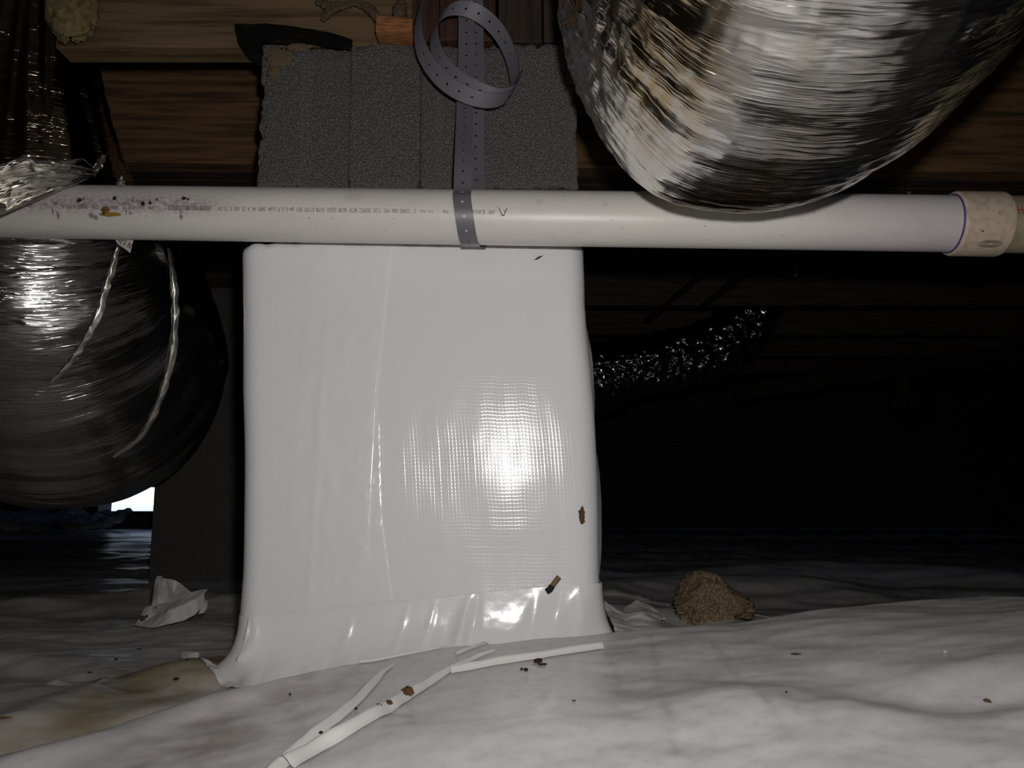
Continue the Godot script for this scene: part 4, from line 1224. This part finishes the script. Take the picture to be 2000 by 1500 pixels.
# ------------------------------------------------------------------ things on the ground
func build_litter() -> void:
	# lump of dried mud
	var at := ground_at(Vector2(0.2969, -1.209))
	var top_line := func(p: Vector3) -> Vector3:
		var x := p.x
		var k := 1.0 if x < -0.012 else lerpf(1.0, 0.46, sstep(-0.012, 0.062, x))
		return Vector3(x, p.y * (k if p.y > 0 else 1.0), p.z)
	var rm := lump(Vector3(0.054, 0.040, 0.042), Vector3(7, 3, 1), 0.28, 1.7, 46)
	var rock_arr := rm.surface_get_arrays(0)
	var rv: PackedVector3Array = rock_arr[Mesh.ARRAY_VERTEX]
	for i in rv.size():
		var q: Vector3 = rv[i]
		# broken faces: flatten towards a few planes
		for pln in [[Vector3(-0.75, 0.55, 0.35).normalized(), 0.034], [Vector3(0.1, 0.35, 0.93).normalized(), 0.030], [Vector3(0.6, 0.75, 0.2).normalized(), 0.033], [Vector3(0, 1, 0), 0.038]]:
			var over: float = q.dot(pln[0]) - pln[1]
			if over > 0: q -= pln[0] * over * 0.75
		q += q.normalized() * 0.0035 * noise_b.get_noise_3dv(q * 34.0) + q.normalized() * 0.0012 * noise_a.get_noise_3dv(q * 80.0)
		rv[i] = top_line.call(q)
	var rock := obj("mud_lump", grid_mesh(rv, 93, 47, false, true), M.rock, null, at + Vector3(0, 0.024, 0))
	tag(rock, "rough brown lump of dried mud on the sheeting right of the pier", "rock")
	# crumpled scrap of white paper
	var pa := thing("paper_scrap", "crumpled white paper scrap standing on the sheeting left of the pier", "paper", ground_at(Vector2(-0.5143, -1.232)))
	var dep := -pa.position.z
	var sheets := [
		[[Vector3(-0.5579, 0.0308, -1.26), Vector3(-0.5602, 0.0461, -1.27), Vector3(-0.5597, 0.0535, -1.275), Vector3(-0.5541, 0.0551, -1.275), Vector3(-0.5434, 0.0525, -1.26), Vector3(-0.5328, 0.0462, -1.285), Vector3(-0.514, 0.0391, -1.27), Vector3(-0.495, 0.0319, -1.25)], [Vector3(-0.5536, 0.0219, -1.25), Vector3(-0.5395, 0.0307, -1.24), Vector3(-0.5344, 0.036, -1.262), Vector3(-0.5343, 0.028, -1.278), Vector3(-0.5164, 0.0283, -1.262), Vector3(-0.4988, 0.0288, -1.25)], [Vector3(-0.552, 0.0088, -1.245), Vector3(-0.5375, 0.0125, -1.24), Vector3(-0.5248, 0.0136, -1.243), Vector3(-0.5109, 0.0167, -1.243), Vector3(-0.4974, 0.0216, -1.24)]],
		[[Vector3(-0.5639, 0.0112, -1.25), Vector3(-0.5485, 0.014, -1.24), Vector3(-0.5309, 0.0177, -1.235), Vector3(-0.509, 0.0226, -1.232), Vector3(-0.4914, 0.0328, -1.235), Vector3(-0.4799, 0.0363, -1.245), Vector3(-0.4685, 0.0373, -1.25)], [Vector3(-0.5585, -0.0013, -1.225), Vector3(-0.5424, 0, -1.232), Vector3(-0.5083, 0.0111, -1.205), Vector3(-0.4889, 0.019, -1.212), Vector3(-0.4742, 0.0268, -1.222), Vector3(-0.4679, 0.0313, -1.235)], [Vector3(-0.5701, -0.0143, -1.232), Vector3(-0.5491, -0.0139, -1.215), Vector3(-0.5294, -0.0139, -1.205), Vector3(-0.5049, -0.008, -1.2), Vector3(-0.4846, -0.0036, -1.205), Vector3(-0.4724, 0.0038, -1.215), Vector3(-0.4657, 0.013, -1.23)]],
		[[Vector3(-0.4723, 0.0208, -1.24), Vector3(-0.4664, 0.0202, -1.245)], [Vector3(-0.4694, 0.0108, -1.23), Vector3(-0.4632, 0.0115, -1.236)], [Vector3(-0.4716, 0.0024, -1.225), Vector3(-0.4644, 0.0048, -1.23)]],
	]
	for s in sheets:
		var v := loft(s, 40, 10, 0.0016, 34.0, true)
		for i in v.size(): v[i] -= pa.position
		obj("paper_fold", sheet_mesh(v, 40, 21, 0.0004), M.paper, pa)
	for q in [[Vector3(-0.5357, 0.0125, -1.222), 0.0012, M.char_black], [Vector3(-0.5524, -0.0017, -1.217), 0.0045, M.dirt], [Vector3(-0.5455, 0.0008, -1.215), 0.0025, M.leaf]]:
		obj("speck", lump(Vector3(q[1], q[1] * 0.8, 0.001), q[0] * 30.0, 0.5, 2.0, 8), q[2], pa, q[0] - pa.position)
	# a curled scrap of tape at the left foot of the pier
	var cs := thing("tape_scrap", "small curled scrap of tape beside the left foot of the wrapped pier", "scrap", ground_at(Vector2(-0.3569, -0.912)))
	var cv := loft([[Vector3(-0.3736, -0.0089, -0.93), Vector3(-0.3703, -0.0056, -0.93), Vector3(-0.3613, -0.0068, -0.925), Vector3(-0.3513, -0.0059, -0.92)], [Vector3(-0.3684, -0.011, -0.915), Vector3(-0.3615, -0.0098, -0.912), Vector3(-0.3548, -0.0076, -0.912), Vector3(-0.3501, -0.0059, -0.917)]], 24, 6, 0.002, 60.0)
	for i in cv.size():
		cv[i].y = maxf(cv[i].y, ground(cv[i].x, cv[i].z) + 0.003 + 0.004 * float(i / 24) / 6.0)
		cv[i] -= cs.position
	obj("curl", sheet_mesh(cv, 24, 7, 0.0005), M.paper, cs)
	obj("stick", rod([Vector3(-0.001, 0.004, -0.012), Vector3(-0.005, ground(cs.position.x - 0.005, cs.position.z) - cs.position.y + 0.002, 0.0)], 0.0016, 8, 4), M.bark, cs)
	# a lapped point of sheeting running out from the foot
	var lap := loft([[Vector3(-0.3517, -0.0075, -0.92), Vector3(-0.3253, -0.0085, -0.9), Vector3(-0.2864, -0.0074, -0.868), Vector3(-0.2628, -0.0077, -0.845)], [Vector3(-0.3406, -0.0101, -0.905), Vector3(-0.3067, -0.0109, -0.865), Vector3(-0.2767, -0.0107, -0.84), Vector3(-0.2563, -0.0094, -0.825)]], 40, 8, 0.0012, 30.0)
	for i in lap.size(): lap[i].y = ground(lap[i].x, lap[i].z) + 0.003 + 0.0015 * noise_b.get_noise_2d(lap[i].x * 40.0, lap[i].z * 40.0)
	tag(obj("sheeting_lap", sheet_mesh(lap, 40, 9, 0.0006), M.tape), "pointed lap of white sheeting at the left foot of the pier", "plastic")
	# gathered plastic at the right foot
	var gat := loft([[Vector3(0.1111, 0.0515, -0.99), Vector3(0.1335, 0.0393, -1), Vector3(0.1563, 0.0479, -1.02), Vector3(0.1766, 0.0417, -1.03)], [Vector3(0.1112, 0.0412, -0.95), Vector3(0.1284, 0.0372, -0.95), Vector3(0.1541, 0.0416, -0.96), Vector3(0.1788, 0.0348, -0.98)], [Vector3(0.1106, 0.0364, -0.89), Vector3(0.124, 0.0331, -0.89), Vector3(0.1429, 0.032, -0.89), Vector3(0.1554, 0.0309, -0.87)], [Vector3(0.1103, 0.0328, -0.858), Vector3(0.1228, 0.0312, -0.852), Vector3(0.1387, 0.0298, -0.845), Vector3(0.1535, 0.0308, -0.845)]], 60, 14, 0.005, 24.0)
	for i in gat.size(): gat[i].y = maxf(gat[i].y, ground(gat[i].x, gat[i].z) + 0.0015)
	tag(obj("gathered_plastic", sheet_mesh(gat, 60, 43, 0.0006), M.tape), "gathered folds of white plastic at the right foot of the pier", "plastic")
	# pleats that stand up in the sheeting in front of the pier
	var pleats := [
		[[Vector2(-0.1563, -0.5325), Vector2(-0.1519, -0.563), Vector2(-0.1441, -0.6003), Vector2(-0.1333, -0.6443), Vector2(-0.127, -0.6834), Vector2(-0.1194, -0.7533), Vector2(-0.1138, -0.7876)], 0.0135, "long left pleat of white sheeting forking towards the pier in the foreground"],
		[[Vector2(-0.1494, -0.5483), Vector2(-0.1356, -0.5809), Vector2(-0.1188, -0.603), Vector2(-0.1021, -0.6361), Vector2(-0.085, -0.686), Vector2(-0.0678, -0.7279), Vector2(-0.0433, -0.7721), Vector2(-0.0175, -0.8001)], 0.0150, "long middle pleat of white sheeting littered with bark in the foreground"],
		[[Vector2(-0.0556, -0.745), Vector2(-0.0327, -0.7503), Vector2(0, -0.7571), Vector2(0.0381, -0.7637), Vector2(0.0857, -0.7788)], 0.0115, "right pleat of white sheeting ending in a square edge before the pier"],
		[[Vector2(-0.1499, -0.8026), Vector2(-0.1222, -0.8164), Vector2(-0.0877, -0.8264), Vector2(-0.053, -0.8484)], 0.004, "thin pale pleat of sheeting just in front of the pier's skirt"],
		[[Vector2(-0.0549, -0.8005), Vector2(-0.0361, -0.8261), Vector2(-0.0213, -0.8516)], 0.004, "short pale pleat of sheeting before the middle of the pier"],
	]
	for q in pleats:
		var line := PackedVector2Array()
		var c3 := []
		for g in q[0]: c3.append(Vector3(g.x, 0, g.y))
		var pth := sweep_path(c3, 110)
		var sv := PackedVector3Array()
		for j in 110:
			var f := j / 109.0
			var t := (pth[mini(j + 1, 109)] - pth[maxi(j - 1, 0)]).normalized()
			var side := Vector3(-t.z, 0, t.x)           # towards the lens
			if side.z < 0: side = -side
			var hgt: float = q[1] * (0.75 if q[2].begins_with("right") else lerpf(0.95, 0.12, pow(f, 2.0))) * (1.0 + 0.2 * noise_b.get_noise_2d(f * 4.0, q[1] * 900.0))
			for i in 13:
				var a := i / 12.0                         # front foot, crest, back foot
				var u := lerpf(hgt * 0.55, -hgt * 0.75, a)
				var v := Vector3(pth[j].x, 0, pth[j].z) + side * u
				var rise := sstep(0.0, 0.5, a) if a < 0.5 else 1.0 - 0.9 * sstep(0.5, 1.0, a)
				v.y = ground(v.x, v.z) + 0.0012 + hgt * 0.50 * rise
				sv.append(v)
		tag(obj("sheeting_pleat", sheet_mesh(sv, 13, 110, 0.0006), M.pleat), q[2], "plastic fold", "pleats in the sheeting")
	# bits of bark, leaf and dirt; each lies where its pixels show it
	var bits := [
		[Vector2(0.0225, -0.7063), Vector3(0.0052, 0.0030, 0.0032), M.bark, "dark brown bark flake on the right pleat of sheeting", 0.010],
		[Vector2(0.0262, -0.7015), Vector3(0.0060, 0.0014, 0.0022), M.bark, "flat dark crumb below the bark flake on the right pleat", 0.008],
		[Vector2(0.0119, -0.7073), Vector3(0.0028, 0.0020, 0.0022), M.char_black, "larger of two black crumbs left of the bark flake", 0.004],
		[Vector2(0.0084, -0.7116), Vector3(0.0018, 0.0016, 0.0016), M.char_black, "smaller of two black crumbs left of the bark flake", 0.004],
		[Vector2(-0.0838, -0.6666), Vector3(0.0078, 0.0046, 0.0042), M.leaf, "shaggy brown tuft of dry moss on the middle pleat", 0.008],
		[Vector2(-0.0957, -0.645), Vector3(0.0046, 0.0022, 0.0024), M.leaf, "small brown tuft at the lower part of the middle pleat", 0.007],
		[Vector2(-0.1027, -0.6395), Vector3(0.0044, 0.0013, 0.0018), M.leaf, "thin brown sliver beside the small tuft on the middle pleat", 0.007],
		[Vector2(-0.124, -0.6579), Vector3(0.0020, 0.0014, 0.0014), M.char_black, "black crumb between the left and middle pleats", 0.001],
		[Vector2(-0.1367, -0.5956), Vector3(0.0034, 0.0012, 0.0016), M.bark, "brown sliver low on the left pleat of sheeting", 0.006],
		[Vector2(-0.1916, -0.7122), Vector3(0.0020, 0.0013, 0.0014), M.char_black, "black crumb on grey sheeting left of the pleats", 0.0005],
		[Vector2(-0.0518, -0.8612), Vector3(0.0055, 0.0028, 0.0026), M.leaf, "olive brown crumb at the left end of the dirt streak", 0.002],
		[Vector2(-0.0325, -0.8648), Vector3(0.0130, 0.0020, 0.0026), M.dirt, "middle part of the dirt streak along the skirt", 0.002],
		[Vector2(-0.0189, -0.8878), Vector3(0.0150, 0.0026, 0.0030), M.dirt, "right part of the dirt streak along the skirt", 0.003],
		[Vector2(-0.3544, -0.8687), Vector3(0.0046, 0.0022, 0.0026), M.bark, "dark brown crumb on the stained sheeting at lower left", 0.001],
		[Vector2(-0.4507, -0.7366), Vector3(0.0085, 0.0012, 0.0034), M.mustard, "mustard yellow flat blob at the left edge of the sheeting", 0.0008],
		[Vector2(0.241, -0.6957), Vector3(0.0052, 0.0008, 0.0060), M.dirt, "tan flat smear on the right mound of sheeting", 0.0004],
		[Vector2(0.3212, -0.5585), Vector3(0.0040, 0.0016, 0.0020), M.dirt, "tan crumb on the sheeting near the right edge", 0.001],
		[Vector2(0.1947, -0.5857), Vector3(0.0014, 0.0010, 0.0010), M.char_black, "tiny dark crumb on the bright fold at lower right", 0.0005],
		[Vector2(0.046, -0.6153), Vector3(0.0022, 0.0008, 0.0014), M.dirt, "small grey crumb alone on the bright foreground sheeting", 0.0005],
		[Vector2(0.344, -0.6512), Vector3(0.0020, 0.0014, 0.0014), M.paper, "small white crumb on top of the right mound", 0.0008],
		[Vector2(-0.492, -1.0194), Vector3(0.0040, 0.0016, 0.0020), M.bark, "small brown crumb on sheeting left of the curled scrap", 0.001],
		[Vector2(-0.4949, -0.9636), Vector3(0.0055, 0.0010, 0.0018), M.bark, "flat brown flake on dim sheeting at far left", 0.0008],
		[Vector2(-0.5034, -1.105), Vector3(0.0052, 0.0010, 0.0024), M.bark, "flat brown flake below the paper scrap", 0.0008],
	]
	for b in bits:
		var g := ground_at(b[0])
		var o := obj("debris_crumb", lump(b[1] * 0.62, g * 40.0, 0.55, 2.2, 12), b[2], null, g + Vector3(0, b[4] + b[1].y * 0.3, 0))
		o.rotation.y = g.x * 7.0
		tag(o, b[3], "debris", "crumbs on the sheeting")
	# twig and leaf stuck to the wrap
	var tw := thing("twig", "short twig with a blackened tip leaning on the pier's white skirt", "twig", Vector3(0.044, 0.0797, -0.892))
	obj("pale_end", rod([Vector3(0.052, 0.0879, -0.893) - tw.position, Vector3(0.0474, 0.0824, -0.892) - tw.position, Vector3(0.0434, 0.077, -0.891) - tw.position], 0.0030, 10, 4), M.bark_pale, tw)
	obj("black_tip", rod([Vector3(0.0439, 0.0787, -0.8905) - tw.position, Vector3(0.0422, 0.0755, -0.89) - tw.position, Vector3(0.0382, 0.0729, -0.889) - tw.position], 0.0034, 10, 4), M.char_black, tw)
	var lf := obj("leaf_fragment", lump(Vector3(0.0030, 0.0076, 0.0010), Vector3(5, 5, 1), 0.6, 2.4, 14), M.leaf, null, Vector3(Vector3(0.079, 0.1547, -0.9).x, Vector3(0.079, 0.1547, -0.9).y, wrap_front(0.078, 0.15) + 0.0006))
	tag(lf, "dry brown leaf fragment stuck to the right side of the wrap", "leaf")
	var sm := obj("dirt_fleck", lump(Vector3(0.0046, 0.0010, 0.0007), Vector3(2, 5, 1), 0.6, 2.4, 10), M.dirt, null, Vector3(Vector3(0.0315, 0.4545, -0.9).x, Vector3(0.0315, 0.4545, -0.9).y, wrap_front(0.03, 0.46) + 0.0005))
	sm.rotation.z = 0.5
	tag(sm, "thin dirt fleck near the top right of the wrap", "dirt")
	# a pale thread trailing right from the mud lump
	var th := []
	for q in [Vector2(0.406, -1.3647), Vector2(0.4426, -1.3256), Vector2(0.5059, -1.3384), Vector2(0.5734, -1.3782), Vector2(0.6405, -1.4502), Vector2(0.7004, -1.4892), Vector2(0.7386, -1.4812)]:
		th.append(ground_at(q) + Vector3(0, 0.002, 0))
	tag(obj("thread", rod(th, 0.0011, 6, 8), M.paper), "long pale thread trailing right from the mud lump", "thread")
	var bd := thing("bead_row", "row of tiny pale beads on the sheeting right of the pier", "beads", ground_at(Vector2(0.2105, -1.1697)))
	for k in 4:
		obj("bead", lump(Vector3(0.0024, 0.0020, 0.0020), Vector3(k, 0, 0), 0.2, 2.0, 8), M.paper, bd, Vector3(-0.008 + 0.0052 * k, 0.009, 0.0))

func _ready() -> void:
	# camera, sky, flash, exposure
	var cam := Camera3D.new()
	cam.name = "camera"
	cam.keep_aspect = Camera3D.KEEP_HEIGHT
	cam.fov = 51.94
	cam.near = 0.02
	cam.position = Vector3(0, 0.17, 0)
	cam.rotation_degrees = Vector3(8.5, 0, 0)
	add_child(cam)
	cam.current = true
	var env := Environment.new()
	env.background_mode = Environment.BG_SKY
	var sky := Sky.new()
	var pm := ProceduralSkyMaterial.new()
	pm.sky_top_color = Color(0.55, 0.66, 0.85)
	pm.sky_horizon_color = Color(0.90, 0.95, 1.0)
	pm.ground_bottom_color = Color(0.36, 0.40, 0.25)
	pm.ground_horizon_color = Color(0.86, 0.93, 1.0)
	pm.energy_multiplier = 1.5
	sky.sky_material = pm
	env.sky = sky
	env.ambient_light_source = Environment.AMBIENT_SOURCE_DISABLED
	env.tonemap_mode = Environment.TONE_MAPPER_LINEAR
	env.tonemap_exposure = 1.0
	env.sdfgi_enabled = true
	env.ssao_enabled = true
	env.ssil_enabled = true
	var we := WorldEnvironment.new()
	we.name = "world_environment"
	we.environment = env
	add_child(we)
	var flash := SpotLight3D.new()
	flash.name = "flash"
	flash.position = Vector3(0.022, 0.222, 0.0)
	flash.rotation_degrees = Vector3(8.5, 0, 0)
	flash.light_color = Color(1.0, 0.985, 0.97)
	flash.light_energy = 0.322
	flash.light_size = 0.010
	flash.spot_angle = 70.0
	flash.spot_angle_attenuation = 1.0
	flash.spot_range = 20.0
	flash.spot_attenuation = 2.0
	flash.shadow_enabled = true
	add_child(flash)

	rng.seed = 5
	noise_a.seed = 11
	noise_a.frequency = 1.0
	noise_a.fractal_octaves = 3
	noise_b.seed = 23
	noise_b.frequency = 1.0
	noise_b.fractal_octaves = 2
	noise_r.seed = 37
	noise_r.frequency = 1.0
	noise_r.fractal_octaves = 2
	make_materials()
	M.pleat = std(Color(0.90, 0.90, 0.89), 0.45)
	build_room()
	build_floor()
	build_pier()
	build_wrap()
	build_pipe()
	build_strap()
	build_ducts()
	build_far()
	build_litter()
